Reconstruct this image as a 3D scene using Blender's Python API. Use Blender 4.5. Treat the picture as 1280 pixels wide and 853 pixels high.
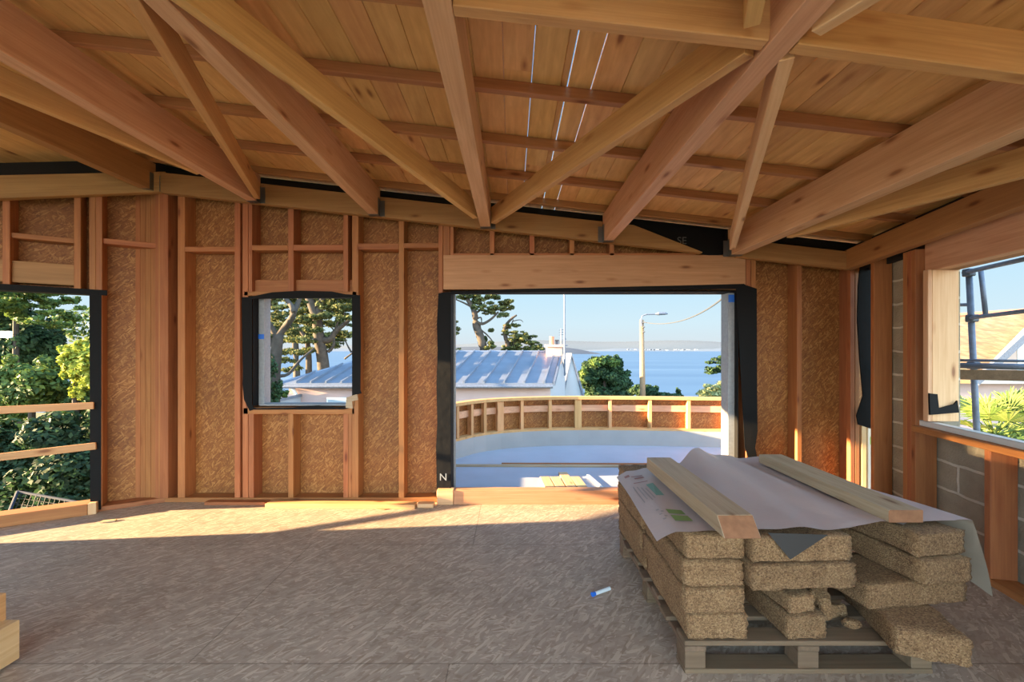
import bpy, bmesh, math, random
from mathutils import Vector, Matrix, Euler
random.seed(7)
for o in list(bpy.data.objects): bpy.data.objects.remove(o)
SC = bpy.context.scene
COL = SC.collection
# ------------------------------------------------------------------ camera / world / sun / exposure
F = 520.0; CZ = 1.5; PX0 = 640.0; HOR = 438.0
cam_d = bpy.data.cameras.new('camera'); cam = bpy.data.objects.new('camera', cam_d); COL.objects.link(cam)
cam_d.sensor_width = 36; cam_d.lens = 36*F/1280; cam_d.shift_y = (HOR-426.5)/1280
cam_d.clip_start = .05; cam_d.clip_end = 60000
cam.location = (0, 0, CZ); cam.rotation_euler = (math.pi/2, 0, 0); SC.camera = cam
SC.view_settings.view_transform = 'Standard'; SC.view_settings.look = 'None'
SC.view_settings.gamma = 1; SC.view_settings.use_curve_mapping = False
SC.view_settings.exposure = 0.08
SKY = 1.0
SUN_E = 52.0
SUN_AZ = math.radians(5.5); SUN_EL = math.atan(.168)
sd = Vector((math.cos(SUN_AZ)*math.cos(SUN_EL), math.sin(SUN_AZ)*math.cos(SUN_EL), -math.sin(SUN_EL)))   # light travels
sl = bpy.data.lights.new('sun', 'SUN'); sl.energy = SUN_E; sl.color = (1.0, .70, .37); sl.angle = math.radians(.6)
so = bpy.data.objects.new('sun', sl); COL.objects.link(so); so.rotation_euler = sd.to_track_quat('-Z', 'Y').to_euler(); so.location = (-30, -5, 6)
w = bpy.data.worlds.new('world'); SC.world = w; w.use_nodes = True; nt = w.node_tree; nt.nodes.clear()
def N(nt, t, **k):
    n = nt.nodes.new(t)
    for a, b in k.items():
        if a == 'ins':
            for i, v in b.items(): n.inputs[i].default_value = v
        else: setattr(n, a, b)
    return n
def ramp(nt, stops, fac=None, interp='LINEAR'):
    r = nt.nodes.new('ShaderNodeValToRGB'); r.color_ramp.interpolation = interp
    e = r.color_ramp.elements
    while len(e) < len(stops): e.new(.5)
    for i, (p, c) in enumerate(stops):
        e[i].position = p; e[i].color = (*c, 1) if len(c) == 3 else c
    if fac is not None: nt.links.new(fac, r.inputs[0])
    return r
tc = N(nt, 'ShaderNodeTexCoord'); sx = N(nt, 'ShaderNodeSeparateXYZ'); nt.links.new(tc.outputs['Generated'], sx.inputs[0])
rp = ramp(nt, [(0, (.16, .18, .2)), (.49, (.35, .38, .4)), (.5, (.68, .75, .79)), (.53, (.64, .82, .91)), (.60, (.46, .76, .97)), (.75, (.24, .48, .80)), (1, (.14, .30, .60))])
mm = N(nt, 'ShaderNodeMath', operation='MULTIPLY_ADD', ins={1: .5, 2: .5}); nt.links.new(sx.outputs[2], mm.inputs[0]); nt.links.new(mm.outputs[0], rp.inputs[0])
dt = N(nt, 'ShaderNodeVectorMath', operation='DOT_PRODUCT'); nt.links.new(tc.outputs['Generated'], dt.inputs[0])
gv = Vector((.30, -.92, .25)).normalized(); dt.inputs[1].default_value = gv
glow = ramp(nt, [(0, (1, 1, 1)), (.42, (1.0, 1.0, 1.0)), (.65, (4.6, 4.1, 3.8)), (1, (9, 7.4, 6.2))])
m2 = N(nt, 'ShaderNodeMath', operation='MULTIPLY_ADD', ins={1: .5, 2: .5}); nt.links.new(dt.outputs['Value'], m2.inputs[0]); nt.links.new(m2.outputs[0], glow.inputs[0])
mx = N(nt, 'ShaderNodeMix', data_type='RGBA', blend_type='MULTIPLY', ins={0: 1.0}); nt.links.new(rp.outputs[0], mx.inputs[6]); nt.links.new(glow.outputs[0], mx.inputs[7])
bg = N(nt, 'ShaderNodeBackground', ins={1: SKY}); nt.links.new(mx.outputs[2], bg.inputs[0])
wo = N(nt, 'ShaderNodeOutputWorld'); nt.links.new(bg.outputs[0], wo.inputs[0])

# ------------------------------------------------------------------ helpers
def P(px, py, Y): return Vector(((px-PX0)*Y/F, Y, CZ-(py-HOR)*Y/F))
def Xa(px, Y): return (px-PX0)*Y/F
def Za(py, Y): return CZ-(py-HOR)*Y/F
def tag(o, label=None, cat=None, group=None, kind=None):
    if label: o['label'] = label
    if cat: o['category'] = cat
    if group: o['group'] = group
    if kind: o['kind'] = kind
    return o
def empty(name, loc=(0, 0, 0), rz=0, **k):
    o = bpy.data.objects.new(name, None); COL.objects.link(o); o.location = loc; o.rotation_euler = (0, 0, rz); o.empty_display_size = .1
    return tag(o, **k)
def setpar(o, parent):
    if parent is not None:
        o.parent = parent
        m = Matrix.Identity(4); q = parent
        chain = []
        while q is not None: chain.append(q); q = q.parent
        for q in reversed(chain): m = m @ q.matrix_parent_inverse @ q.matrix_basis if q.parent else q.matrix_basis.copy()
        o.matrix_parent_inverse = m.inverted()
class MB:
    def __init__(s): s.v = []; s.f = []
    def add(s, vs, fs):
        n = len(s.v); s.v += [tuple(v) for v in vs]; s.f += [tuple(i+n for i in f) for f in fs]
    def hexa(s, c):   # 8 corners, bottom 4 ccw then top 4
        s.add(c, [(3, 2, 1, 0), (4, 5, 6, 7), (0, 1, 5, 4), (1, 2, 6, 5), (2, 3, 7, 6), (3, 0, 4, 7)])
    def box(s, x0, x1, y0, y1, z0, z1):
        s.hexa([(x0, y0, z0), (x1, y0, z0), (x1, y1, z0), (x0, y1, z0), (x0, y0, z1), (x1, y0, z1), (x1, y1, z1), (x0, y1, z1)])
    def prism(s, pts, d):   # polygon extruded along vector d
        n = len(pts); d = Vector(d); a = [Vector(p) for p in pts]
        s.add(a+[p+d for p in a], [tuple(range(n-1, -1, -1)), tuple(range(n, 2*n))]+[(i, (i+1) % n, n+(i+1) % n, n+i) for i in range(n)])
    def tube(s, pts, rad, k=8, cap=True):
        pts = [Vector(p) for p in pts]
        if not hasattr(rad, '__len__'): rad = [rad]*len(pts)
        rings = []; up = Vector((0, 0, 1))
        for i, p in enumerate(pts):
            t = (pts[min(i+1, len(pts)-1)]-pts[max(i-1, 0)])
            if t.length < 1e-9: t = Vector((0, 0, 1))
            t.normalize()
            a = t.cross(up)
            if a.length < .05: a = t.cross(Vector((0, 1, 0)))
            a.normalize(); b = t.cross(a)
            rings.append([p+(a*math.cos(q*2*math.pi/k)+b*math.sin(q*2*math.pi/k))*rad[i] for q in range(k)])
        vs = [v for r in rings for v in r]; fs = []
        for i in range(len(pts)-1):
            for q in range(k): fs.append((i*k+q, i*k+(q+1) % k, (i+1)*k+(q+1) % k, (i+1)*k+q))
        if cap: fs.append(tuple(range(k-1, -1, -1))); fs.append(tuple(range((len(pts)-1)*k, len(pts)*k)))
        s.add(vs, fs)
    def build(s, name, m, parent=None, smooth=False, bev=0, loc=None, **k):
        me = bpy.data.meshes.new(name); 
        o = bpy.data.objects.new(name, me); COL.objects.link(o)
        if loc is not None:
            lv = Vector(loc); me.from_pydata([tuple(Vector(v)-lv) for v in s.v], [], s.f); o.location = lv
        else: me.from_pydata(s.v, [], s.f)
        bm = bmesh.new(); bm.from_mesh(me); bmesh.ops.recalc_face_normals(bm, faces=bm.faces)
        if bev: bmesh.ops.bevel(bm, geom=bm.edges[:], offset=bev, segments=1, affect='EDGES', clamp_overlap=True)
        bm.to_mesh(me); bm.free()
        if smooth:
            for p in me.polygons: p.use_smooth = True
        if m: me.materials.append(m)
        setpar(o, parent)
        return tag(o, **k)
def timber(name, p0, p1, w_, h_, m, parent=None, zref='b', bev=.003, cut0=0, cut1=0, endm=None, **k):
    """a board from p0 to p1 (centre line in plan); h_ upright, w_ across; zref: p is bottom / centre / top. Grain runs along local x."""
    p0 = Vector(p0); p1 = Vector(p1); ax = (p1-p0); L = ax.length; ax.normalize()
    up = Vector((0, 0, 1)) if abs(ax.z) < .9 else Vector((0, -1, 0))
    sdv = up.cross(ax).normalized(); up = ax.cross(sdv).normalized()
    z0 = {'b': 0, 'c': -h_/2, 't': -h_}[zref]
    mb = MB(); a = w_/2
    mb.hexa([(0, -a, z0), (L, -a, z0), (L, a, z0), (0, a, z0), (cut0, -a, z0+h_), (L-cut1, -a, z0+h_), (L-cut1, a, z0+h_), (cut0, a, z0+h_)])
    o = mb.build(name, m, None, bev=bev, **k)
    if endm:
        o.data.materials.append(endm)
        for p in o.data.polygons:
            if p.normal.x < -.6: p.material_index = 1
    o.matrix_world = Matrix(((ax.x, sdv.x, up.x, p0.x), (ax.y, sdv.y, up.y, p0.y), (ax.z, sdv.z, up.z, p0.z), (0, 0, 0, 1)))
    setpar(o, parent)
    return o
# ------------------------------------------------------------------ materials
def mat(name):
    m = bpy.data.materials.new(name); m.use_nodes = True; nt = m.node_tree; nt.nodes.clear()
    b = N(nt, 'ShaderNodeBsdfPrincipled'); o = N(nt, 'ShaderNodeOutputMaterial'); nt.links.new(b.outputs[0], o.inputs[0])
    return m, nt, b
def plain(name, c, rough=.6, metal=0, bump=0, bscale=40, var=0):
    m, nt, b = mat(name); b.inputs['Base Color'].default_value = (*c, 1); b.inputs['Roughness'].default_value = rough; b.inputs['Metallic'].default_value = metal
    if var or bump:
        t = N(nt, 'ShaderNodeTexCoord'); n = N(nt, 'ShaderNodeTexNoise', ins={'Scale': bscale, 'Detail': 4}); nt.links.new(t.outputs['Object'], n.inputs['Vector'])
        if var:
            r = ramp(nt, [(.3, [x*(1-var) for x in c]), (.7, [min(1, x*(1+var)) for x in c])], n.outputs[0]); nt.links.new(r.outputs[0], b.inputs['Base Color'])
        if bump:
            bp = N(nt, 'ShaderNodeBump', ins={'Strength': bump, 'Distance': .01}); nt.links.new(n.outputs[0], bp.inputs['Height']); nt.links.new(bp.outputs[0], b.inputs['Normal'])
    return m
def wood(name, lt, dk, knots=True, vary=.22, streak=1.0, island=False, rough=.62, sc=(1.1, 13, 13)):
    m, nt, b = mat(name); L = nt.links
    t = N(nt, 'ShaderNodeTexCoord'); oi = N(nt, 'ShaderNodeObjectInfo')
    rnd = oi.outputs['Random']
    if island:
        g = N(nt, 'ShaderNodeNewGeometry'); rnd = g.outputs['Random Per Island']
    off = N(nt, 'ShaderNodeVectorMath', operation='SCALE'); off.inputs[0].default_value = (37, 19, 23)
    L.new(rnd, off.inputs['Scale'])
    ad = N(nt, 'ShaderNodeVectorMath', operation='ADD'); L.new(t.outputs['Object'], ad.inputs[0]); L.new(off.outputs[0], ad.inputs[1])
    mp = N(nt, 'ShaderNodeMapping'); mp.inputs['Scale'].default_value = sc; L.new(ad.outputs[0], mp.inputs[0])
    n1 = N(nt, 'ShaderNodeTexNoise', ins={'Scale': 1.6, 'Detail': 5, 'Roughness': .6, 'Distortion': .6}); L.new(mp.outputs[0], n1.inputs['Vector'])
    mp2 = N(nt, 'ShaderNodeMapping'); mp2.inputs['Scale'].default_value = (sc[0]*1.6, sc[1]*7, sc[2]*7); L.new(ad.outputs[0], mp2.inputs[0])
    n2 = N(nt, 'ShaderNodeTexNoise', ins={'Scale': 1.0, 'Detail': 3, 'Distortion': .3}); L.new(mp2.outputs[0], n2.inputs['Vector'])
    mxn = N(nt, 'ShaderNodeMix', data_type='FLOAT', ins={0: .4*streak}); L.new(n1.outputs[0], mxn.inputs[2]); L.new(n2.outputs[0], mxn.inputs[3])
    r = ramp(nt, [(.3, dk), (.52, [(a*.45+c*.55) for a, c in zip(dk, lt)]), (.68, lt)], mxn.outputs[0])
    col = r.outputs[0]
    if knots:
        mk = N(nt, 'ShaderNodeMapping'); mk.inputs['Scale'].default_value = (2.4, 8, 8) if sc[0] < 3 else (8, 2.4, 8); L.new(ad.outputs[0], mk.inputs[0])
        vo = N(nt, 'ShaderNodeTexVoronoi', ins={'Scale': 1.0, 'Randomness': 1.0}); L.new(mk.outputs[0], vo.inputs['Vector'])
        kr = ramp(nt, [(0, (.25, .14, .08)), (.07, (.4, .24, .15)), (.12, (.78, .68, .58)), (.2, (1, 1, 1))], vo.outputs['Distance'])
        mk2 = N(nt, 'ShaderNodeMix', data_type='RGBA', blend_type='MULTIPLY', ins={0: .85}); L.new(col, mk2.inputs[6]); L.new(kr.outputs[0], mk2.inputs[7]); col = mk2.outputs[2]
    hs = N(nt, 'ShaderNodeHueSaturation'); L.new(col, hs.inputs['Color'])
    mr = N(nt, 'ShaderNodeMapRange', ins={3: 1-vary, 4: 1+vary*.8}); L.new(rnd, mr.inputs[0]); L.new(mr.outputs[0], hs.inputs['Value'])
    f2 = N(nt, 'ShaderNodeMath', operation='MULTIPLY', ins={1: 7.3}); L.new(rnd, f2.inputs[0]); f3 = N(nt, 'ShaderNodeMath', operation='FRACT'); L.new(f2.outputs[0], f3.inputs[0])
    mh = N(nt, 'ShaderNodeMapRange', ins={3: .49, 4: .506}); L.new(f3.outputs[0], mh.inputs[0]); L.new(mh.outputs[0], hs.inputs['Hue'])
    L.new(hs.outputs[0], b.inputs['Base Color']); b.inputs['Roughness'].default_value = rough
    bp = N(nt, 'ShaderNodeBump', ins={'Strength': .25, 'Distance': .004}); L.new(n2.outputs[0], bp.inputs['Height']); L.new(bp.outputs[0], b.inputs['Normal'])
    return m
def strandboard(name, cols, scale=14, dirs=((1, 0, 0), ), bump=.4, flat='xz', rough=.6, joints=None, blotch=.12):
    m, nt, b = mat(name); L = nt.links
    t = N(nt, 'ShaderNodeTexCoord')
    outs = []
    for i, ang in enumerate((.25, 1.25, 2.3)):
        mp = N(nt, 'ShaderNodeMapping')
        mp.vector_type = 'TEXTURE'
        if flat == 'xz': mp.inputs['Rotation'].default_value = (0, ang, 0); mp.inputs['Scale'].default_value = (1/(scale*.42), 1, 1/(scale*1.9))
        else: mp.inputs['Rotation'].default_value = (0, 0, ang*.6-.45); mp.inputs['Scale'].default_value = (1/(scale*.4), 1/(scale*1.9), 1)
        mp.inputs['Location'].default_value = (i*3.3, i*1.7, i*2.1)
        ns = N(nt, 'ShaderNodeTexNoise', ins={'Scale': 6, 'Detail': 1}); L.new(t.outputs['Object'], ns.inputs['Vector'])
        sc_ = N(nt, 'ShaderNodeVectorMath', operation='SCALE'); sc_.inputs['Scale'].default_value = .03; L.new(ns.outputs['Color'], sc_.inputs[0])
        ad = N(nt, 'ShaderNodeVectorMath', operation='ADD'); L.new(t.outputs['Object'], ad.inputs[0]); L.new(sc_.outputs[0], ad.inputs[1])
        L.new(ad.outputs[0], mp.inputs[0])
        v = N(nt, 'ShaderNodeTexVoronoi', ins={'Scale': 1.0}); L.new(mp.outputs[0], v.inputs['Vector'])
        s2 = N(nt, 'ShaderNodeSeparateColor'); L.new(v.outputs['Color'], s2.inputs[0]); outs.append((s2.outputs[0], s2.outputs[1]))
    big = outs[0][0]
    for i in (1, 2):
        g = N(nt, 'ShaderNodeMath', operation='GREATER_THAN', ins={1: .5}); L.new(outs[i][1], g.inputs[0])
        mxx = N(nt, 'ShaderNodeMix', data_type='FLOAT'); L.new(g.outputs[0], mxx.inputs[0]); L.new(big, mxx.inputs[2]); L.new(outs[i][0], mxx.inputs[3]); big = mxx.outputs[0]
    r = ramp(nt, [(i/(len(cols)-1), c) for i, c in enumerate(cols)], big)
    n = N(nt, 'ShaderNodeTexNoise', ins={'Scale': 1.7, 'Detail': 3}); L.new(t.outputs['Object'], n.inputs['Vector'])
    br = ramp(nt, [(.3, (1-blotch,)*3), (.7, (1+blotch,)*3)], n.outputs[0])
    mxx = N(nt, 'ShaderNodeMix', data_type='RGBA', blend_type='MULTIPLY', ins={0: 1}); L.new(r.outputs[0], mxx.inputs[6]); L.new(br.outputs[0], mxx.inputs[7])
    col = mxx.outputs[2]
    if joints:
        bt = N(nt, 'ShaderNodeTexBrick', offset=.5, ins={'Scale': 1, 'Mortar Size': .0035, 'Brick Width': 2.5, 'Row Height': 1.22, 'Color1': (1, 1, 1, 1), 'Color2': (1, 1, 1, 1), 'Mortar': (.35, .33, .3, 1)})
        mj = N(nt, 'ShaderNodeMapping'); mj.inputs['Location'].default_value = joints; L.new(t.outputs['Object'], mj.inputs[0]); L.new(mj.outputs[0], bt.inputs['Vector'])
        m3 = N(nt, 'ShaderNodeMix', data_type='RGBA', blend_type='MULTIPLY', ins={0: .6}); L.new(col, m3.inputs[6]); L.new(bt.outputs[0], m3.inputs[7]); col = m3.outputs[2]
    L.new(col, b.inputs['Base Color']); b.inputs['Roughness'].default_value = rough
    bp = N(nt, 'ShaderNodeBump', ins={'Strength': bump, 'Distance': .004}); L.new(big, bp.inputs['Height']); L.new(bp.outputs[0], b.inputs['Normal'])
    return m
def granular(name, cols, scale=60, bump=.9, rough=.9, dist=.012):
    m, nt, b = mat(name); L = nt.links
    t = N(nt, 'ShaderNodeTexCoord'); oi = N(nt, 'ShaderNodeObjectInfo')
    ad = N(nt, 'ShaderNodeVectorMath', operation='ADD'); L.new(t.outputs['Object'], ad.inputs[0]); L.new(oi.outputs['Location'], ad.inputs[1])
    v = N(nt, 'ShaderNodeTexVoronoi', ins={'Scale': scale}); L.new(ad.outputs[0], v.inputs['Vector'])
    s2 = N(nt, 'ShaderNodeSeparateColor'); L.new(v.outputs['Color'], s2.inputs[0])
    n = N(nt, 'ShaderNodeTexNoise', ins={'Scale': 9, 'Detail': 6, 'Roughness': .7}); L.new(ad.outputs[0], n.inputs['Vector'])
    mxn = N(nt, 'ShaderNodeMix', data_type='FLOAT', ins={0: .45}); L.new(s2.outputs[0], mxn.inputs[2]); L.new(n.outputs[0], mxn.inputs[3])
    r = ramp(nt, [(.15+.7*i/(len(cols)-1), c) for i, c in enumerate(cols)], mxn.outputs[0]); 
    hs = N(nt, 'ShaderNodeHueSaturation'); L.new(r.outputs[0], hs.inputs['Color']); mr = N(nt, 'ShaderNodeMapRange', ins={3: .86, 4: 1.12}); L.new(oi.outputs['Random'], mr.inputs[0]); L.new(mr.outputs[0], hs.inputs['Value'])
    L.new(hs.outputs[0], b.inputs['Base Color']); b.inputs['Roughness'].default_value = rough
    bp = N(nt, 'ShaderNodeBump', ins={'Strength': bump, 'Distance': dist}); L.new(v.outputs['Distance'], bp.inputs['Height']); L.new(bp.outputs[0], b.inputs['Normal'])
    return m
def leafmat(name, c1, c2, c3):
    m, nt, b = mat(name); L = nt.links
    g = N(nt, 'ShaderNodeNewGeometry'); t = N(nt, 'ShaderNodeTexCoord'); n = N(nt, 'ShaderNodeTexNoise', ins={'Scale': .8, 'Detail': 2}); L.new(t.outputs['Object'], n.inputs['Vector'])
    mxn = N(nt, 'ShaderNodeMix', data_type='FLOAT', ins={0: .5}); L.new(g.outputs['Random Per Island'], mxn.inputs[2]); L.new(n.outputs[0], mxn.inputs[3])
    r = ramp(nt, [(.2, c1), (.5, c2), (.8, c3)], mxn.outputs[0])
    L.new(r.outputs[0], b.inputs['Base Color']); b.inputs['Roughness'].default_value = .65; b.inputs['Specular IOR Level'].default_value = .25
    tr = N(nt, 'ShaderNodeBsdfTranslucent'); L.new(r.outputs[0], tr.inputs[0])
    ms = N(nt, 'ShaderNodeMixShader', ins={0: .3}); o = [x for x in nt.nodes if x.type == 'OUTPUT_MATERIAL'][0]
    L.new(b.outputs[0], ms.inputs[1]); L.new(tr.outputs[0], ms.inputs[2]); L.new(ms.outputs[0], o.inputs[0])
    return m
M = {}
M['glulam'] = wood('glulam', (.74, .45, .26), (.53, .28, .14), vary=.07)
M['brace'] = wood('brace', (.72, .44, .17), (.50, .27, .085), vary=.08)
M['header'] = wood('header', (.60, .31, .16), (.43, .20, .09), vary=.05)
M['endgrain'] = plain('end_grain', (.30, .14, .07), .8, var=.15, bscale=30)
M['purlin'] = wood('purlin', (.52, .26, .10), (.34, .155, .055), vary=.08)
M['pale'] = wood('pale', (.80, .56, .30), (.64, .38, .17), vary=.06)
M['stud'] = wood('stud', (.47, .19, .062), (.30, .10, .03), vary=.12)
M['rim'] = wood('rim', (.46, .25, .085), (.31, .155, .05), vary=.06)
M['plank'] = wood('plank', (.84, .53, .20), (.60, .32, .10), vary=.14, island=True, sc=(13, .9, 13))
M['weather'] = wood('weather', (.56, .45, .30), (.38, .28, .17), vary=.05)
M['pallet'] = wood('pallet_wood', (.25, .17, .105), (.15, .10, .06), vary=.15)
M['terr_wood'] = wood('terrace_wood', (.72, .42, .18), (.52, .27, .10), vary=.12)
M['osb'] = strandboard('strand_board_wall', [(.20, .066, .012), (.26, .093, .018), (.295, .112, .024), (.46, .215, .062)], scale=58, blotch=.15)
M['osbfloor'] = strandboard('strand_board_floor', [(.33, .24, .175), (.40, .305, .235), (.43, .335, .26), (.58, .47, .37)], scale=42, flat='xy', joints=(.3, .45, 0), blotch=.10)
M['block'] = granular('wood_chip', [(.10, .05, .022), (.24, .135, .064), (.32, .19, .092), (.48, .31, .165)], scale=190, bump=.7, dist=.008)
M['black'] = plain('membrane_black', (.006, .006, .007), .7, bump=.6, bscale=9)
M['black'].node_tree.nodes['Principled BSDF'].inputs['Specular IOR Level'].default_value = .2
M['darkgap'] = plain('membrane_dark', (.010, .009, .009), .8)
M['frame'] = plain('frame_grey', (.30, .32, .35), .5, var=.1)
M['blue'] = plain('blue_tape', (.02, .16, .7), .5)
M['print'] = plain('membrane_print', (.10, .10, .10), .6)
M['sheet'] = None
M['roofmem'] = plain('terrace_membrane', (.40, .43, .50), .42, var=.06, bscale=2.5)
M['upstand'] = plain('upstand_membrane', (.35, .36, .36), .5, var=.06, bscale=3)
M['zinc'] = plain('zinc', (.20, .23, .29), .42, metal=.35, var=.12, bscale=1.5)
M['pink'] = plain('pink_render', (.52, .37, .35), .85, var=.05, bscale=2)
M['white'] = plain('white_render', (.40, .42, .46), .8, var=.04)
M['whiteplas'] = plain('white_plastic', (.78, .78, .77), .35)
M['galv'] = plain('galvanised', (.14, .165, .22), .55, metal=.2, var=.2, bscale=20)
M['terracotta'] = plain('terracotta', (.55, .22, .12), .8)
M['brickpale'] = plain('chimney_render', (.66, .42, .32), .85, var=.12, bscale=6)
M['steel'] = plain('hanger_steel', (.18, .18, .17), .4, metal=.8)
M['dark'] = plain('dark_metal', (.06, .07, .09), .5)
M['rust'] = plain('dark_soil', (.05, .06, .03), .9, var=.3, bscale=1)
M['bark'] = plain('bark', (.055, .043, .034), .9, var=.35, bscale=5, bump=.6)
M['polewood'] = plain('pole_wood', (.26, .17, .10), .8, var=.15)
M['window'] = plain('window_dark', (.35, .42, .5), .2)
M['needle'] = leafmat('needles', (.025, .04, .014), (.07, .09, .03), (.24, .24, .08))
M['leafdark'] = leafmat('leaf_dark', (.012, .030, .012), (.030, .065, .028), (.07, .13, .05))
M['leafmid'] = leafmat('leaf_mid', (.03, .06, .018), (.08, .14, .035), (.18, .24, .05))
M['leafbright'] = leafmat('leaf_bright', (.12, .18, .03), (.30, .36, .05), (.55, .56, .10))
M['shrubpale'] = leafmat('leaf_pale', (.16, .20, .07), (.34, .36, .15), (.55, .52, .26))
M['palm'] = leafmat('palm_leaf', (.06, .12, .03), (.15, .22, .05), (.34, .36, .11))
# concrete blocks
def blockwall():
    m, nt, b = mat('concrete_block'); L = nt.links
    t = N(nt, 'ShaderNodeTexCoord'); mp = N(nt, 'ShaderNodeMapping'); mp.inputs['Rotation'].default_value = (math.pi/2, 0, 0)
    L.new(t.outputs['Object'], mp.inputs[0])
    br = N(nt, 'ShaderNodeTexBrick', offset=.5, ins={'Scale': 1, 'Mortar Size': .012, 'Mortar Smooth': .3, 'Brick Width': .5, 'Row Height': .21, 'Color1': (.30, .27, .21, 1), 'Color2': (.36, .32, .25, 1), 'Mortar': (.62, .59, .52, 1)})
    n = N(nt, 'ShaderNodeTexNoise', ins={'Scale': 5, 'Detail': 5}); L.new(t.outputs['Object'], n.inputs['Vector'])
    sc_ = N(nt, 'ShaderNodeVectorMath', operation='SCALE'); sc_.inputs['Scale'].default_value = .04; L.new(n.outputs['Color'], sc_.inputs[0])
    ad = N(nt, 'ShaderNodeVectorMath', operation='ADD'); L.new(mp.outputs[0], ad.inputs[0]); L.new(sc_.outputs[0], ad.inputs[1]); L.new(ad.outputs[0], br.inputs['Vector'])
    r = ramp(nt, [(.3, (.8, .8, .8)), (.7, (1.15, 1.15, 1.15))], n.outputs[0])
    mx_ = N(nt, 'ShaderNodeMix', data_type='RGBA', blend_type='MULTIPLY', ins={0: 1}); L.new(br.outputs[0], mx_.inputs[6]); L.new(r.outputs[0], mx_.inputs[7])
    L.new(mx_.outputs[2], b.inputs['Base Color']); b.inputs['Roughness'].default_value = .9
    n3 = N(nt, 'ShaderNodeTexNoise', ins={'Scale': 60, 'Detail': 3}); L.new(t.outputs['Object'], n3.inputs['Vector'])
    a2 = N(nt, 'ShaderNodeMath', operation='ADD'); L.new(br.outputs['Fac'], a2.inputs[0]); L.new(n3.outputs[0], a2.inputs[1])
    bp = N(nt, 'ShaderNodeBump', ins={'Strength': .7, 'Distance': .01}); L.new(a2.outputs[0], bp.inputs['Height']); L.new(bp.outputs[0], b.inputs['Normal'])
    return m
M['cblock'] = blockwall()
def tiles():
    m, nt, b = mat('roof_tiles'); L = nt.links
    t = N(nt, 'ShaderNodeTexCoord'); br = N(nt, 'ShaderNodeTexBrick', ins={'Scale': 1, 'Mortar Size': .02, 'Brick Width': .3, 'Row Height': .33, 'Color1': (.22, .15, .085, 1), 'Color2': (.30, .22, .135, 1), 'Mortar': (.2, .14, .09, 1)})
    L.new(t.outputs['Object'], br.inputs['Vector'])
    n = N(nt, 'ShaderNodeTexNoise', ins={'Scale': 3, 'Detail': 6}); L.new(t.outputs['Object'], n.inputs['Vector'])
    r = ramp(nt, [(.3, (.7, .7, .7)), (.7, (1.25, 1.2, 1.1))], n.outputs[0])
    mx_ = N(nt, 'ShaderNodeMix', data_type='RGBA', blend_type='MULTIPLY', ins={0: 1}); L.new(br.outputs[0], mx_.inputs[6]); L.new(r.outputs[0], mx_.inputs[7])
    L.new(mx_.outputs[2], b.inputs['Base Color']); b.inputs['Roughness'].default_value = .9
    return m
M['tiles'] = tiles()
def sheetmat():
    m, nt, b = mat('sheet'); L = nt.links
    g = N(nt, 'ShaderNodeNewGeometry')
    mx_ = N(nt, 'ShaderNodeMix', data_type='RGBA', ins={6: (.55, .455, .445, 1), 7: (.40, .34, .27, 1)}); L.new(g.outputs['Backfacing'], mx_.inputs[0])
    L.new(mx_.outputs[2], b.inputs['Base Color']); b.inputs['Roughness'].default_value = .5
    t = N(nt, 'ShaderNodeTexCoord'); n3 = N(nt, 'ShaderNodeTexNoise', ins={'Scale': 4, 'Detail': 3, 'Distortion': 1}); L.new(t.outputs['Object'], n3.inputs['Vector'])
    bp = N(nt, 'ShaderNodeBump', ins={'Strength': .35, 'Distance': .03}); L.new(n3.outputs[0], bp.inputs['Height']); L.new(bp.outputs[0], b.inputs['Normal'])
    return m
M['sheet'] = sheetmat()

# ------------------------------------------------------------------ geometry of the room
Y0 = 4.1            # front of the facade studs
def ZB(X): return CZ+1.15-.1115*X         # underside of the joists
TOPH = .265
def ZT(X): return ZB(X)+TOPH              # top of joists = underside of purlins
DECK = .062
A_ = Vector((-3.42, 4.1, 0)); LD = Vector((-.866, -.5, 0)); LN = Vector((-.5, .866, 0))     # left wall
def wl(s, d, z): v = A_+LD*s+LN*d; return Vector((v.x, v.y, z))
def s_of(px): k = (px-640)/520; return -(4.1*k+3.42)/(.866-.5*k)
B_ = Vector((3.33, 4.05, 0)); RD = Vector((-.201, -.98, 0)); RN = Vector((.98, -.201, 0))    # right wall
def wr(u, d, z): v = B_+RD*u+RN*d; return Vector((v.x, v.y, z))
def u_of(px): k = (px-640)/520; return (4.05*k-3.33)/(.98*k-.201)
S = dict(kind='structure')
# floor
mb = MB(); mb.prism([(-3.72, 4.38, -.02), (-7.4, 2.1, -.02), (-7.4, -2.2, -.02), (4.6, -2.2, -.02), (3.62, 4.38, -.02)], (0, 0, .02))
mb.build('floor', M['osbfloor'], label='strand board subfloor in the room, dusty, crossed by a low band of sunlight', category=None, **S) if False else tag(mb.build('floor', M['osbfloor']), 'dusty strand board subfloor crossed by a low band of sunlight', kind='structure')
mb = MB(); mb.prism([(-3.72, 4.38, -.26), (-7.4, 2.1, -.26), (-7.4, -2.2, -.26), (4.6, -2.2, -.26), (3.62, 4.38, -.26)], (0, 0, .235))
tag(mb.build('floor_slab', plain('slab', (.35, .34, .32), .9)), 'concrete slab under the strand board floor', kind='structure')

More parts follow.
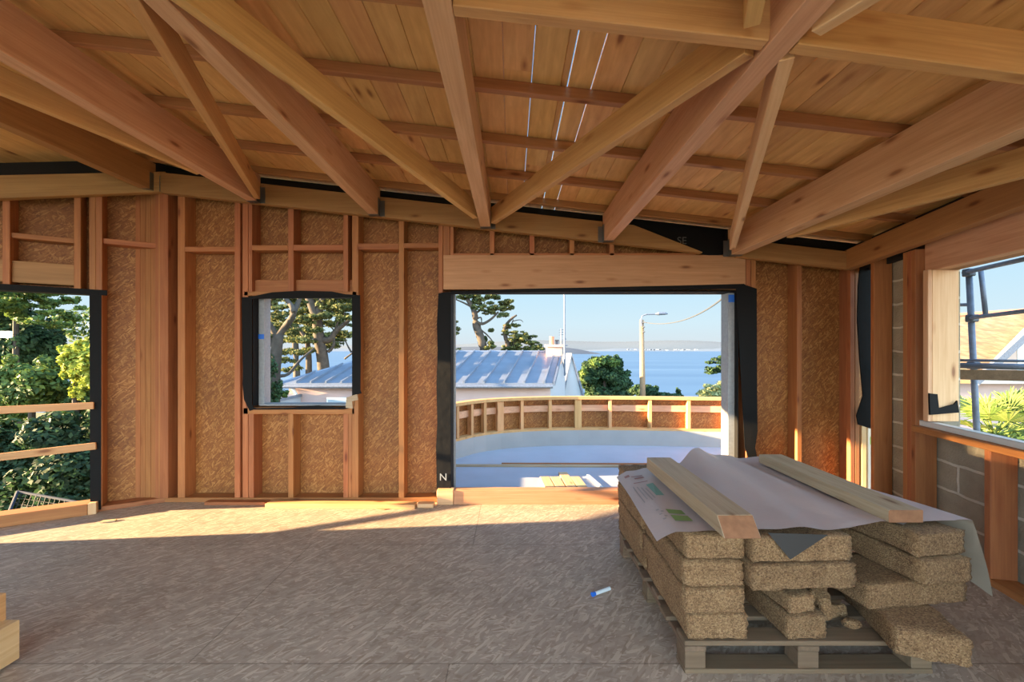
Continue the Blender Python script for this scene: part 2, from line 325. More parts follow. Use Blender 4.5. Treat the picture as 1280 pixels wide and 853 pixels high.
# back wall -----------------------------------------------------------------
wb = empty('wall_back', (0, 4.25, 0), label='timber stud wall lined with strand board, facing the sea', kind='structure')
def topz(X): return ZB(X)+.24
W2 = (Xa(321, Y0), Xa(443, Y0), Za(508, Y0), Za(370, Y0))
D1 = (Xa(563, Y0), Xa(923, Y0), 0.0, Za(364, Y0))
XL, XR = -3.46, 3.64
def wallpoly(x0, x1, z0, z1=None):
    mb = MB()
    pts = [(x0, 4.245, z0), (x1, 4.245, z0), (x1, 4.245, z1 if z1 is not None else topz(x1)), (x0, 4.245, z1 if z1 is not None else topz(x0))]
    mb.prism(pts, (0, .02, 0)); return mb
for (x0, x1, z0, z1) in ((XL, W2[0], 0, None), (W2[0], W2[1], 0, W2[2]), (W2[0], W2[1], W2[3], None), (W2[1], D1[0], 0, None), (D1[0], D1[1], D1[3], None), (D1[1], XR, 0, None)):
    wallpoly(x0, x1, z0, z1).build('sheathing', M['osb'], wb)
def bstud(px0, px1, z0=.045, z1=None, m='stud', d=.145, y=Y0):
    x0, x1 = Xa(px0, Y0), Xa(px1, Y0); zz = z1 if z1 is not None else ZB((x0+x1)/2)+.19
    return timber('stud', ((x0+x1)/2, y+d/2, z0), ((x0+x1)/2, y+d/2, zz), d if False else (x1-x0), d, M[m], wb, zref='c')
# vertical timber: local up is -Y, so width runs along X and height along Y
zsill = Za(517, Y0); zhd = Za(366, Y0)
for a, b in ((168.5, 175), (175.3, 181.5), (181.8, 188), (188.3, 195)): bstud(a, b)
bstud(196, 212, y=Y0-.02)
bstud(222, 231); bstud(293, 300)
bstud(303, 310); 
bstud(440, 448); bstud(498.5, 505); bstud(548, 553.5)
bstud(360, 367, z0=zhd); bstud(429, 435, z0=zhd); bstud(310.5, 315, z0=zhd)
for a, b in ((310.5, 317), (360, 366.5), (429, 435), (435.3, 440)): bstud(a, b, z1=zsill)
bstud(554, 562, z0=Za(321, Y0)); bstud(562.5, 567, z0=Za(321, Y0)); 
for q in (612, 662, 712, 762): bstud(q, q+6, z0=Za(320, Y0))
bstud(932.5, 938.5); bstud(939, 945); bstud(996.5, 1002.5); bstud(1063, 1068.5); bstud(1069, 1074.5); bstud(1077, 1083, z1=.96, m='pale')
def hpiece(nm, px0, px1, py0, py1, m='stud', d=.145, y=Y0, z=None):
    x0, x1 = Xa(px0, y), Xa(px1, y); z0, z1 = (Za(py1, y), Za(py0, y)) if z is None else z
    return timber(nm, (x0, y+d/2, z0), (x1, y+d/2, z0), d, z1-z0, M[m], wb)
hpiece('bottom_plate', 165, 546, 0, 0, z=(0, .045)); hpiece('bottom_plate', 933, 1078, 0, 0, z=(0, .045))
for a, b, y0, y1 in ((231, 293, 308.5, 314.5), (315, 360, 306.5, 313), (367, 429, 306, 313), (448, 498.5, 304.5, 312), (505, 548, 304, 310)):
    hpiece('nogging', a, b, y0, y1, d=.12)
hpiece('window_header', 310, 440, 350, 366, d=.06, y=Y0+.05); hpiece('window_header', 305, 446, 364.5, 370, m='stud')
hpiece('window_sill_plate', 304, 443, 510, 518)
lint = hpiece('lintel', 554, 932, 319, 362, m='header', d=.15, y=Y0-.004)
hpiece('top_plate', 567, 870, 316.5, 321, m='stud', d=.12)

# left wall -----------------------------------------------------------------
wlr = empty('wall_left', wl(0, .15, 0), label='angled timber stud wall with a tall unglazed opening and guard rails', kind='structure')
def lrim(s): return CZ+1.555-.246*s
def lbox(nm, s0, s1, d0, d1, z0, z1, m, z0b=None, z1b=None, bev=.003, par=None):
    """boards of the left wall; grain follows the longer side"""
    dz = z1-z0; ds = abs(s1-s0); dd = d1-d0; dm = (d0+d1)/2
    if dz > ds: return timber(nm, wl((s0+s1)/2, dm, z0), wl((s0+s1)/2, dm, z1), ds, dd, M[m], par or wlr, zref='c', bev=bev) if False else _lv(nm, s0, s1, d0, d1, z0, z1, m, par)
    return timber(nm, wl(s0, dm, z0), wl(s1, dm, z0), dd, dz, M[m], par or wlr, bev=bev)
def _lv(nm, s0, s1, d0, d1, z0, z1, m, par=None):
    L = z1-z0; a = abs(s1-s0)/2; dd = (d1-d0)/2; mb = MB()
    mb.hexa([(0, -a, -dd), (L, -a, -dd), (L, a, -dd), (0, a, -dd), (0, -a, dd), (L, -a, dd), (L, a, dd), (0, a, dd)])
    o = mb.build(nm, M[m], None, bev=.003); c = wl((s0+s1)/2, (d0+d1)/2, z0)
    o.matrix_world = Matrix(((0, LD.x, LN.x, c.x), (0, LD.y, LN.y, c.y), (1, 0, 0, c.z), (0, 0, 0, 1)))
    setpar(o, par or wlr); return o
SO0, SO1 = .52, 2.32; LH = 2.03; LS = .10
for (s0, s1, z0, z1) in ((0.0, SO0-.03, 0, None), (SO0-.03, SO1, LH, None), (SO1, 4.5, 0, None)):
    mb = MB(); pts = [wl(s0, .145, z0), wl(s1, .145, z0), wl(s1, .145, lrim(s1)+.2), wl(s0, .145, lrim(s0)+.2)]
    mb.prism(pts, LN*.02)
    o = mb.build('sheathing', M['osb'], wlr)
for a, b in ((.455, .50), (.50, .545)): lbox('stud', a, b, 0, .145, .045 if b < .52 else LH, lrim(.5)+.18, 'stud')
lbox('stud', .01, .05, 0, .145, .045, lrim(0)+.15, 'stud'); lbox('stud', .60, .645, 0, .145, LH, lrim(.6)+.18, 'stud'); lbox('stud', 1.04, 1.085, 0, .145, LH, lrim(1.05)+.18, 'stud')
for s in (1.65, 2.2): lbox('stud', s, s+.045, 0, .145, LH, lrim(s)+.15, 'stud')
for s in (2.34, 2.9, 3.5, 4.1): lbox('stud', s, s+.045, 0, .145, 0, lrim(s)+.15, 'stud')
lbox('nogging', .06, .455, .02, .145, 2.50, 2.55, 'stud'); lbox('nogging', .645, 1.04, .02, .145, 2.475, 2.52, 'stud')
lbox('header_board', .645, 1.04, .03, .12, LH+.06, LH+.25, 'rim'); lbox('header_board', 1.085, 2.32, .03, .12, LH+.06, LH+.25, 'rim')
lbox('bottom_plate', 0, .5, 0, .145, 0, .045, 'stud')
# farther run of the left wall, out of view, that shades the room
mb = MB(); e = wl(4.5, .1, 0); mb.box(e.x-.1, e.x, -2.1, e.y+.05, 0, 2.6); mb.build('side_wall', M['osb'], wlr)
# opening 1
wn1 = empty('window_1', wl(SO0, 0, 0), label='tall unglazed opening in the angled wall, edged in black membrane', kind='structure')
lbox('threshold_beam', SO0+.02, SO1, -.06, .10, 0, LS, 'stud', par=wn1); lbox('threshold_block', SO0-.04, SO0+.018, -.06, .10, 0.0, LS+.004, 'pale', par=wn1)
mb = MB(); mb.prism([wl(s_of(126.5), -.006, .02), wl(s_of(113), -.006, .02), wl(s_of(112), -.006, LH), wl(s_of(127), -.006, LH)], LN*.004); 
mb.prism([wl(SO0-.01, 0, .1), wl(SO0-.01, .16, .1), wl(SO0-.01, .16, LH), wl(SO0-.01, 0, LH)], LD*.004)
mb.build('membrane_strip', M['black'], wn1)
mb = MB(); mb.prism([wl(SO0-.1, -.008, LH-.02), wl(SO1, -.008, LH-.01), wl(SO1, -.008, LH+.05), wl(SO0-.1, -.008, LH+.03)], LN*.006); mb.prism([wl(SO0, 0, LH-.012), wl(SO1, 0, LH-.012), wl(SO1, .18, LH-.012), wl(SO0, .18, LH-.012)], (0, 0, .006)); mb.build('membrane_strip', M['black'], wn1)
mb = MB(); mb.prism([wl(SO0, .13, .1), wl(SO0+.012, .13, .1), wl(SO0+.012, .13, LH), wl(SO0, .13, LH)], LN*.04); mb.build('jamb_edge', M['pale'], wn1)
lbl = ['upper of the two sawn guard rails across the tall opening in the angled wall', 'lower of the two sawn guard rails across the tall opening in the angled wall']
for i, (za, zb, off) in enumerate(((.99, .99, .505), (.618, .585, .49))):
    timber('guard_rail', wl(off, -.022, za), wl(SO1-.05, -.022, zb-(za-zb)*1.5), .028, .062, M['terr_wood'], zref='c', label=lbl[i], cat='rail', group='guard rails at the left opening')
# left rim
def rimpiece(nm, p0, p1, h, m, label):
    return timber(nm, p0, p1, .07, h, M[m], None, label=label, cat='joist')
lr0, lr1 = wl(-.06, -.035, lrim(0)), wl(4.5, -.035, lrim(4.5))
rimpiece('rim_joist', lr0, lr1, .19, 'rim', 'rim joist running over the angled wall with the tall opening')
# facade rim with a tapered end
mb = MB(); xa, xb, xc, xd = -3.40, Xa(792, 4.03), Xa(878, 4.03), 3.235
mb.prism([(xa, 4.03, ZB(xa)), (xc, 4.03, ZB(xc)), (xc, 4.03, ZB(xc)+.008), (xb, 4.03, ZB(xb)+.195), (xa, 4.03, ZB(xa)+.195)], (0, .065, 0))
mb.build('rim_joist', M['rim'], loc=(0, 4.03, 2.6), label='long rim joist over the sea-facing wall, its far end cut to a slant', cat='joist')
timber('rim_joist', (2.19, 4.062, ZB(2.19)), (xd, 4.062, ZB(xd)), .065, .17, M['rim'], label='short rim joist in the corner beyond the slanted cut and black membrane', cat='joist')
# dark membrane above rim and slanted cut
mb = MB()
mb.prism([(-3.5, 4.2, ZB(-3.5)+.17), (3.8, 4.2, ZB(3.8)+.17), (3.8, 4.2, ZT(3.8)+.05), (-3.5, 4.2, ZT(-3.5)+.05)], (0, .01, 0))
mb.build('eaves_membrane', M['darkgap'], wb)
mb = MB(); mb.prism([(Xa(785, 4.085), 4.097, ZB(1.1)+.16), (Xa(868, 4.085), 4.097, ZB(1.8)+.01), (Xa(893, 4.085), 4.097, ZB(2.0)+.0), (Xa(906, 4.085), 4.097, ZB(2.1)+.03), (Xa(908, 4.085), 4.097, ZT(2.1)+.0), (Xa(785, 4.085), 4.097, ZT(1.1))], (0, .004, 0)); mb.build('eaves_membrane', M['black'], wb)
def text(body, loc, size, m, parent, rx=math.pi/2, rz=0, name='printed_letters', ry=0):
    c = bpy.data.curves.new(name, 'FONT'); c.body = body; c.size = size; c.extrude = .0008
    o = bpy.data.objects.new(name, c); COL.objects.link(o); o.location = loc; o.rotation_euler = (rx, ry, rz); c.materials.append(M[m]); setpar(o, parent); return o
text('SE', (Xa(847, 4.08), 4.094, Za(305, 4.09)), .10, 'print', wb)
mb = MB()
mb.prism([wl(-.1, .10, lrim(0)+.1), wl(4.5, .10, lrim(4.5)+.1), wl(4.5, .10, lrim(4.5)+1.0), wl(-.1, .10, lrim(0)+.42)], LN*.01); mb.build('eaves_membrane', M['darkgap'], wlr)

# joists ----------------------------------------------------------------------
def rb(px_l, px_r): return None
jo = [(-3.545, -3.45, 'rim', 'dark roof joist above the corner where the two timber walls meet'),
      (-2.53, -2.435, 'glulam', 'second pinkish roof joist counting from the angled wall'),
      (-1.37, -1.277, 'glulam', 'pinkish roof joist landing above the square window'),
      (-.304, -.205, 'glulam', 'roof joist landing where the two braces meet, nearly overhead of the camera'),
      (.878, .971, 'glulam', 'roof joist landing above the middle of the wide opening'),
      (2.09, 2.2, 'glulam', 'roof joist landing at the end of the wide opening beside the black membrane')]
for x0, x1, m, lab in jo:
    xm = (x0+x1)/2
    o = timber('roof_joist', (xm, 4.03, ZB(xm)), (xm, -1.6, ZB(xm)), x1-x0, TOPH, M[m], None, label=lab, cat='joist', group='roof joists')
    mb = MB(); x2 = x1 if xm < 0 else x0
    sgn = 1 if xm < 0 else -1
    for a in (0, ):
        mb.box(min(x2, x2+sgn*.003), max(x2, x2+sgn*.003), 3.96, 4.028, ZB(xm)-.004, ZB(xm)+.16)
        mb.box(min(x2+sgn*.003, x2+sgn*.045), max(x2+sgn*.003, x2+sgn*.045), 4.024, 4.028, ZB(xm)-.004, ZB(xm)+.15)
    mb.box(x0, x1, 3.96, 4.028, ZB(xm)-.005, ZB(xm)-.001)
    mb.build('joist_hanger', M['steel'], o)
def brace(nm, a, b, lab, m='brace', wd=.05, h=.15, cat='brace', grp='diagonal roof braces'):
    return timber(nm, (a[0], a[1], ZB(a[0])+.002), (b[0], b[1], ZB(b[0])+.002), wd, h, M[m], None, label=lab, cat=cat, group=grp)
g = 'diagonal roof braces'
brace('diagonal_brace', (-1.25, 1.49), (-.33, 3.76), 'diagonal brace from the joist over the square window to the central joint')
brace('diagonal_brace', (.85, 1.49), (-.17, 3.85), 'diagonal brace from the central joint up to the overhead trimmer')
brace('diagonal_brace', (-1.40, 1.5), (-2.39, 3.90), 'short yellow diagonal brace between the two joists nearest the square window')
brace('diagonal_brace', (.985, 1.49), (2.03, 3.83), 'narrow pale diagonal brace ending beside the black membrane', m='pale')
brace('diagonal_brace', (-3.42, 1.25), (-2.56, 3.4), 'brown diagonal brace beside the dark corner joist')
brace('diagonal_brace', (2.68, 1.66), (2.23, 3.35), 'yellow diagonal brace running behind the last joist near the side opening')
brace('diagonal_brace', (.79, 1.37), (-.17, -.9), 'stub of a diagonal brace behind the overhead trimmer', h=.20)
brace('diagonal_brace', (1.0, 1.37), (2.06, -1.0), 'diagonal brace overhead, crossing just in front of the trimmer', m='pale')
brace('trimmer_joist', (-.203, 1.44), (.876, 1.44), 'overhead trimmer between the two middle joists', wd=.05, h=.17, cat='joist', grp='trimmers')
brace('trimmer_joist', (.973, 1.44), (2.088, 1.47), 'overhead trimmer past the crossing braces, near the side opening', wd=.05, h=.15, cat='joist', grp='trimmers')
brace('trimmer_joist', (2.202, 1.47), (2.68, 1.49), 'short trimmer beyond the last joist', wd=.05, h=.15, cat='joist', grp='trimmers')
# purlins
for i, (yy, lab) in enumerate(((1.75, 'purlin closest overhead, just short of the trimmers'), (2.295, 'second purlin from overhead, crossing the whole roof'), (2.87, 'third purlin from overhead'), (3.425, 'fourth purlin, two short of the wall'), (3.965, 'last purlin, just over the rim joist'))):
    xe = wr((4.05-yy)/.98, 0, 0).x+.12
    timber('purlin', (-3.6, yy, ZT(-3.6)+.001), (xe, yy, ZT(xe)+.001), .045, .06, M['purlin'], None, label=lab, cat='purlin', group='purlins')
timber('purlin', (-.2, .6, ZT(-.2)), (3.2, .6, ZT(3.2)), .045, .06, M['purlin'], None, label='purlin behind the camera', cat='purlin', group='purlins') if False else None
# ceiling deck
mb = MB(); x = -3.62; i = 0; rr = random.Random(3)
gaps = {}
while x < 4.0:
    wdt = .148+rr.random()*.012 if True else 0
    gap = .0006
    for gx, gg in ((.105, .0045), (.30, .0085), (.43, .0075)):
        if x+wdt >= gx > x: wdt = gx-x; gap = gg
    ys = [-1.6, rr.uniform(.2, 3.6), 4.26]
    x1 = min(x+wdt, 4.0)
    for a, b in zip(ys, ys[1:]):
        z = lambda q: ZT(q)+DECK
        c_ = .003; e_ = .005
        mb.hexa([(x+c_, a, z(x)), (x1-c_, a, z(x1)), (x1-c_, b-.001, z(x1)), (x+c_, b-.001, z(x)), (x, a, z(x)+e_), (x1, a, z(x1)+e_), (x1, b-.001, z(x1)+e_), (x, b-.001, z(x)+e_)])
        n_ = len(mb.v); mb.f.pop(-5)
        mb.add([(x, a, z(x)+.021), (x1, a, z(x1)+.021), (x1, b-.001, z(x1)+.021), (x, b-.001, z(x)+.021)], [(0, 1, 2, 3)])
        for q in range(4): mb.f.append((n_-4+q, n_-4+(q+1) % 4, n_+(q+1) % 4, n_+q))
    x = x1+gap; i += 1
tag(mb.build('ceiling', M['plank']), 'sloping roof deck of knotty boards with thin gaps of daylight', kind='structure')
mb = MB()
yb = 4.55
for i in range(9):
    x0 = -3.62-i*.16; x1 = x0-.158
    zz = lambda q: ZT(-3.62)+DECK+.30*(q+3.62)*1.0
    mb.hexa([(x1, -1.6, zz(x1)), (x0, -1.6, zz(x0)), (x0, yb-.1*i, zz(x0)), (x1, yb-.1*i-.1, zz(x1)), (x1, -1.6, zz(x1)+.025), (x0, -1.6, zz(x0)+.025), (x0, yb-.1*i, zz(x0)+.025), (x1, yb-.1*i-.1, zz(x1)+.025)])
x1 = -3.62-9*.16
mb.hexa([(-7.6, -1.6, zz(x1)-.3), (x1, -1.6, zz(x1)), (x1, 3.7, zz(x1)), (-7.6, 2.2, zz(x1)-.3), (-7.6, -1.6, zz(x1)-.27), (x1, -1.6, zz(x1)+.025), (x1, 3.7, zz(x1)+.025), (-7.6, 2.2, zz(x1)-.27)])
tag(mb.build('ceiling_hip', M['plank']), 'lower facet of the roof deck over the angled wall', kind='structure')
timber('purlin', (-3.56, 2.95, ZT(-3.6)-.01), (-4.6, 2.6, ZT(-3.6)-.30), .045, .06, M['purlin'], None, label='short purlin in the corner over the angled wall', cat='purlin', group='purlins')

# right wall -------------------------------------------------------------------
wrr = empty('wall_right', wr(0, .15, 0), label='side wall of studs in front of grey concrete blocks', kind='structure')
def rv(nm, u0, u1, d0, d1, z0, z1, m, par=None, bev=.003):
    L = z1-z0; a = abs(u1-u0)/2; dd = (d1-d0)/2; mb = MB()
    mb.hexa([(0, -a, -dd), (L, -a, -dd), (L, a, -dd), (0, a, -dd), (0, -a, dd), (L, -a, dd), (L, a, dd), (0, a, dd)])
    o = mb.build(nm, M[m], None, bev=bev); c = wr((u0+u1)/2, (d0+d1)/2, z0)
    o.matrix_world = Matrix(((0, RD.x, RN.x, c.x), (0, RD.y, RN.y, c.y), (1, 0, 0, c.z), (0, 0, 0, 1)))
    setpar(o, par or wrr); return o
def rh(nm, u0, u1, d0, d1, z0, z1, m, par=None):
    return timber(nm, wr(u0, (d0+d1)/2, z0), wr(u1, (d0+d1)/2, z0), d1-d0, z1-z0, M[m], par or wrr)
rtop = lambda u: ZB(wr(u, 0, 0).x)
US = .91; UHd = 2.11; UO0, UO1 = .92, 3.0
rv('stud', .25, .295, 0, .145, 0.045, rtop(.3)+.15, 'stud')
for a in (.66, .706, .752): rv('stud', a, a+.045, 0, .145, .045, rtop(.7)+.0, 'stud')
uC = u_of(1230)
rv('stud', uC, uC+.045, 0, .145, .045, US-.045, 'stud'); 
for q in (2.1, 2.75): rv('stud', q, q+.045, 0, .145, .045, US-.045, 'stud')
for q in (3.0, 3.6, 4.2, 4.8): rv('stud', q, q+.045, 0, .145, .045, rtop(q)+.1, 'stud')
rh('bottom_plate', 0, 5.6, 0, .145, 0, .045, 'stud')
rh('lintel', .80, 3.3, .06, .145, UHd, rtop(1)+.12, 'glulam'); rh('lintel_packing', .80, 3.3, .146, .26, UHd+.005, UHd+.12, 'stud')
# block wall pieces behind (object axes turned so the block courses follow the wall)
def rblock(u0, u1, z0, z1):
    mb = MB(); mb.box(u0, u1, -.14, 0, z0, z1)
    o = mb.build('block_wall', M['cblock'], None)
    c = wr(0, .152, 0)
    o.matrix_world = Matrix(((RD.x, -RN.x, 0, c.x), (RD.y, -RN.y, 0, c.y), (0, 0, 1, 0), (0, 0, 0, 1)))
    setpar(o, wrr); return o
rblock(.19, .80, 0, rtop(0)+.3); rblock(.80, 3.0, 0, US-.05); rblock(3.0, 5.6, 0, 2.6); rblock(.86, 3.0, UHd+.12, rtop(3)+.2)
wn3 = empty('window_3', wr(UO0, .1, US), label='wide unglazed side opening looking out to scaffold and palm', kind='structure')
rh('sill_board', .80, 3.0, -.03, .15, US-.045, US, 'stud', wn3)
def reveal(nm, px0, px1, Y, z0, z1, m, th=.03):
    x0, x1 = Xa(px0, Y), Xa(px1, Y)
    return timber(nm, ((x0+x1)/2, Y+th/2, z0), ((x0+x1)/2, Y+th/2, z1), x1-x0, th, M[m], wn3, zref='c')
reveal('jamb_board', 1165.5, 1199, 3.15, US+.05, UHd+.0, 'pale'); reveal('jamb_strip', 1160, 1165.4, 3.14, US+.05, UHd+.0, 'glulam', .04)
mb = MB(); mb.prism([P(1162, 492, 3.125), P(1172, 493, 3.125), P(1174, 511, 3.125), P(1185, 508, 3.125), P(1193, 506, 3.125), P(1197, 501, 3.125), P(1199, 516, 3.125), P(1163, 519, 3.125)], (0, .012, 0)); mb.build('membrane_tape', M['black'], wn3)
# white metal channel on the sill
c0, c1 = wr(.80, .06, US), wr(3.0, .03, US)
mb = MB(); 
def chan(mb, a, b, w_, h_, t_):
    d = (b-a).normalized(); n = Vector((0, 0, 1)).cross(d)
    for (s0, s1, z0, z1) in ((-w_/2, w_/2, h_-t_, h_), (-w_/2, -w_/2+t_, .002, h_), (w_/2-t_, w_/2, .002, h_)):
        q = [a+n*s0, b+n*s0, b+n*s1, a+n*s1]
        mb.hexa([v+Vector((0, 0, z0)) for v in q]+[v+Vector((0, 0, z1)) for v in q])
chan(mb, c0, c1, .07, .042, .004)
mb.build('window_profile', M['whiteplas'], label='white window profile lying on the sill of the side opening', cat='profile', loc=tuple(c0))
# corner: hanging black membrane and end board
mb = MB(); ys = 4.02; pts = [(1075, 338), (1093, 333), (1095, 420), (1094, 470), (1096, 534), (1088, 536), (1073, 531), (1071, 520), (1079, 495), (1075, 450), (1072, 400), (1073, 360)]
mb.prism([P(a, b, 3.99) for a, b in pts], (0.0, .012, 0)); mb.build('hanging_membrane', M['black'], loc=tuple(P(1084, 430, 4)), label='black membrane flap hanging in the corner beside the side wall', cat='membrane')
mb = MB(); x0, x1 = Xa(1085, 4.14), Xa(1098, 4.14); mb.box(x0, x1, 4.14, 4.16, 0.045, .98); eb = mb.build('printed_board', plain('board_pale', (.72, .62, .50), .7), bev=.002, loc=(x0, 4.14, .5), label='pale printed board standing in the corner under the black flap', cat='board')
mb = MB(); mb.tube([((x0+x1)/2, 4.139, .88), ((x0+x1)/2, 4.134, .88)], .032, 20); mb.build('grey_cap', M['frame'], eb, label='round grey cap')
gm = plain('print_green', (.35, .55, .08), .6)
mb = MB(); mb.prism([(x0+.02, 4.1385, .56), (x1-.01, 4.1385, .60), (x0+.02, 4.1385, .64)], (0, .001, 0)); mb.prism([(x0+.02, 4.1385, .47), (x1-.01, 4.1385, .50), (x1-.01, 4.1385, .53)], (0, .001, 0)); mb.build('printed_mark', gm, eb)
# right rim
r0 = wr(-.02, -.045, 0); r1 = wr(5.6, -.045, 0)
timber('rim_joist', (r0.x, r0.y, ZB(r0.x)), (r1.x, r1.y, ZB(r1.x)), .08, .19, M['rim'], label='rim joist over the side wall of concrete blocks', cat='joist')
mb = MB(); a = wr(-.2, .1, 0); b = wr(5.6, .1, 0); mb.prism([(a.x, a.y, ZB(a.x)), (b.x, b.y, ZB(b.x)), (b.x, b.y, ZT(b.x)+.04), (a.x, a.y, ZT(a.x)+.04)], RN*.02); mb.build('eaves_membrane', M['darkgap'], wrr)

# window 2 trim ------------------------------------------------------------------
wn2 = empty('window_2', (-2.03, 4.15, W2[2]), label='square unglazed opening between studs, edged in black membrane', kind='structure')
def strip(pts, Y, m, par, th=.004, nm='membrane_strip'):
    mb = MB(); mb.prism([P(a, b, Y) for a, b in pts], (0, th, 0)); return mb.build(nm, M[m], par)
strip([(302, 372), (315, 371), (315, 506), (318, 512), (312, 514), (305, 500), (303, 480), (303.5, 470)], Y0-.006, 'black', wn2)
strip([(440, 369), (450, 370), (451, 430), (450.5, 488), (452, 492), (440, 495)], Y0-.006, 'black', wn2)
strip([(302, 373), (318, 370), (340, 365.5), (375, 363.5), (415, 364.5), (432, 368), (450, 369), (450, 372), (302, 374)], Y0-.01, 'black', wn2)
strip([(310, 507), (320, 510.5), (365, 510), (380, 508), (398, 507), (420, 509.5), (430, 509), (438, 502), (440, 510), (430, 512), (318, 512.5)], Y0-.008, 'black', wn2)
strip([(433, 497), (446, 493), (448, 500), (440, 502), (441, 511), (432, 510)], Y0-.012, 'weather', wn2, nm='packing_wedge')
x0 = Xa(316.5, Y0); 
mb = MB(); mb.box(x0, x0+.055, 4.19, 4.30, W2[2], W2[3]); mb.build('frame_jamb', M['frame'], wn2)
mb = MB(); mb.box(x0-.003, x0+.0, 4.1, 4.19, W2[2], W2[3]); mb.box(W2[1]-.003, W2[1]+.003, 4.10, 4.30, W2[2], W2[3]); mb.box(x0, W2[1], 4.1, 4.30, W2[3]-.003, W2[3]+.002); mb.build('membrane_reveal', M['black'], wn2)
mb = MB(); mb.box(x0+.03, W2[1], 4.15, 4.30, W2[2]-.002, W2[2]+.012); mb.build('sill_flashing', M['frame'], wn2)
mb = MB(); mb.box(x0-.03, x0+.054, 4.184, 4.189, Za(424, 4.19), Za(418, 4.19)); mb.build('blue_tape', M['blue'], wn2)
# door 1 trim ---------------------------------------------------------------------
dr = empty('door_1', ((D1[0]+D1[1])/2, 4.15, 0), label='wide unglazed doorway to the terrace edged in black membrane', kind='structure')
strip([(548, 367), (563, 366), (563.5, 614), (546, 616), (545, 560), (546.5, 530), (545.5, 480), (547, 440), (546, 405)], Y0-.006, 'black', dr)
text('N', (Xa(549, 4.09), 4.0905, Za(601, 4.09)), .10, 'frame', dr)
strip([(920, 358), (934, 357), (946, 361), (946.5, 480), (947, 540), (944, 560), (947, 575), (938, 580), (931, 560)], Y0-.006, 'black', dr)
strip([(548, 366), (640, 361.5), (760, 359), (850, 357), (930, 355), (934, 358), (920, 361.5), (760, 363.5), (640, 366), (563, 368)], Y0-.012, 'black', dr)
mb = MB(); x0, x1 = D1[0], D1[1]
mb.box(x0, x0+.006, 4.1, 4.30, 0, D1[3]); mb.box(x1-.006, x1, 4.1, 4.30, 0, D1[3]); mb.box(x0, x1, 4.1, 4.30, D1[3]-.008, D1[3]); mb.build('membrane_reveal', M['black'], dr)
mb = MB(); mb.box(x0+.007, x0+.025, 4.27, 4.32, 0, D1[3]-.01); mb.box(x1-.07, x1-.007, 4.16, 4.30, 0, D1[3]-.01); mb.build('frame_jamb', M['frame'], dr)
mb = MB(); mb.box(x1-.068, x1-.01, 4.156, 4.159, 1.98, 2.055); mb.build('blue_tape', M['blue'], dr)
zt = Za(613, 4.05)
o = timber('threshold_beam', (Xa(567, 4.04), 4.09, 0), (D1[1]-.01, 4.09, 0), .1, zt, M['header'], dr)
timber('threshold_block', (Xa(546, 4.03), 4.08, 0), (Xa(566.5, 4.03), 4.08, 0), .1, zt+.004, M['glulam'], dr)

# loose boards on the floor along the wall
timber('loose_board', (Xa(336, 4.0), 3.985, .0), (Xa(521, 4.0), 3.96, .0), .09, .045, M['terr_wood'], label='longer loose batten lying along the foot of the wall under the window', cat='board')
timber('loose_board', (Xa(523, 4.0), 3.99, .0), (Xa(543, 4.0), 3.985, .0), .08, .04, M['glulam'], label='short offcut lying at the doorway end of the long batten', cat='board')
timber('loose_board', (Xa(258, 4.05), 4.055, .0), (Xa(334, 4.05), 4.05, .0), .07, .03, M['stud'], label='thin reddish batten lying left of the long one', cat='board')
mb = MB(); c = P(133, 653, 3.62); mb.prism([(c.x-.04, c.y-.02, .0), (c.x+.05, c.y+.03, .0), (c.x+.045, c.y+.05, .0), (c.x-.045, c.y+.02, 0)], (0, 0, .012)); mb.build('wood_chip', M['pale'], label='small wood splinter on the floor by the tall opening', cat='offcut', loc=(c.x, c.y, 0))
mb = MB(); c = P(478, 634.5, 3.9); mb.prism([(c.x-.09, 3.93, .0), (c.x+.02, 3.90, 0), (c.x+.10, 3.94, 0), (c.x, 3.96, 0)], (0, 0, .006)); mb.build('wood_chip', M['stud'], label='reddish bark sliver on the sunlit floor before the long batten', cat='offcut', loc=(c.x, c.y, 0))
# cutter/pen
c = P(753, 741, 2.57); rzz = .50
sb = MB(); sb.tube([(-.055, 0, .008), (.06, 0, .008)], [.011, .011], 10); pen = sb.build('marker_pen', plain('pen_white', (.75, .82, .88), .35), smooth=False, label='white and blue marker lying on the floor beside the pallet', cat='marker'); pen.location = (c.x, 2.57, .004); pen.rotation_euler = (0, 0, rzz)
sb = MB(); sb.tube([(-.08, 0, .008), (-.058, 0, .008)], [.014, .012], 10); cp = sb.build('cap', M['blue'], None); cp.location = (c.x, 2.57, .004); cp.rotation_euler = (0, 0, rzz); bpy.context.view_layer.update(); cp.parent = pen; cp.matrix_parent_inverse = pen.matrix_world.inverted()

# timber and crate at lower left corner
def lumber(x0, x1, y0, y1, z0, z1, m, lab):
    return timber('stacked_board', ((x0+x1)/2, y0, z0), ((x0+x1)/2, y1, z0), x1-x0, z1-z0, M[m], None, label=lab, cat='board')
lumber(-2.62, -2.365, .9, 2.0, .02, .205, 'pale', 'pale board with its end toward the wall, low in the corner of the view')
lumber(-2.68, -2.43, .9, 2.0, .206, .335, 'terr_wood', 'yellow board lying on top of the pale one at the edge of the view')
for q in (1.1, 1.9): timber('bearer', (-2.65, q, 0), (-2.4, q, 0), .06, .02, M['pallet'], label='thin bearer under the two boards low at the edge, '+('by the camera' if q < 1.5 else 'facing the wall'), cat='board', group='bearers under the stacked boards')

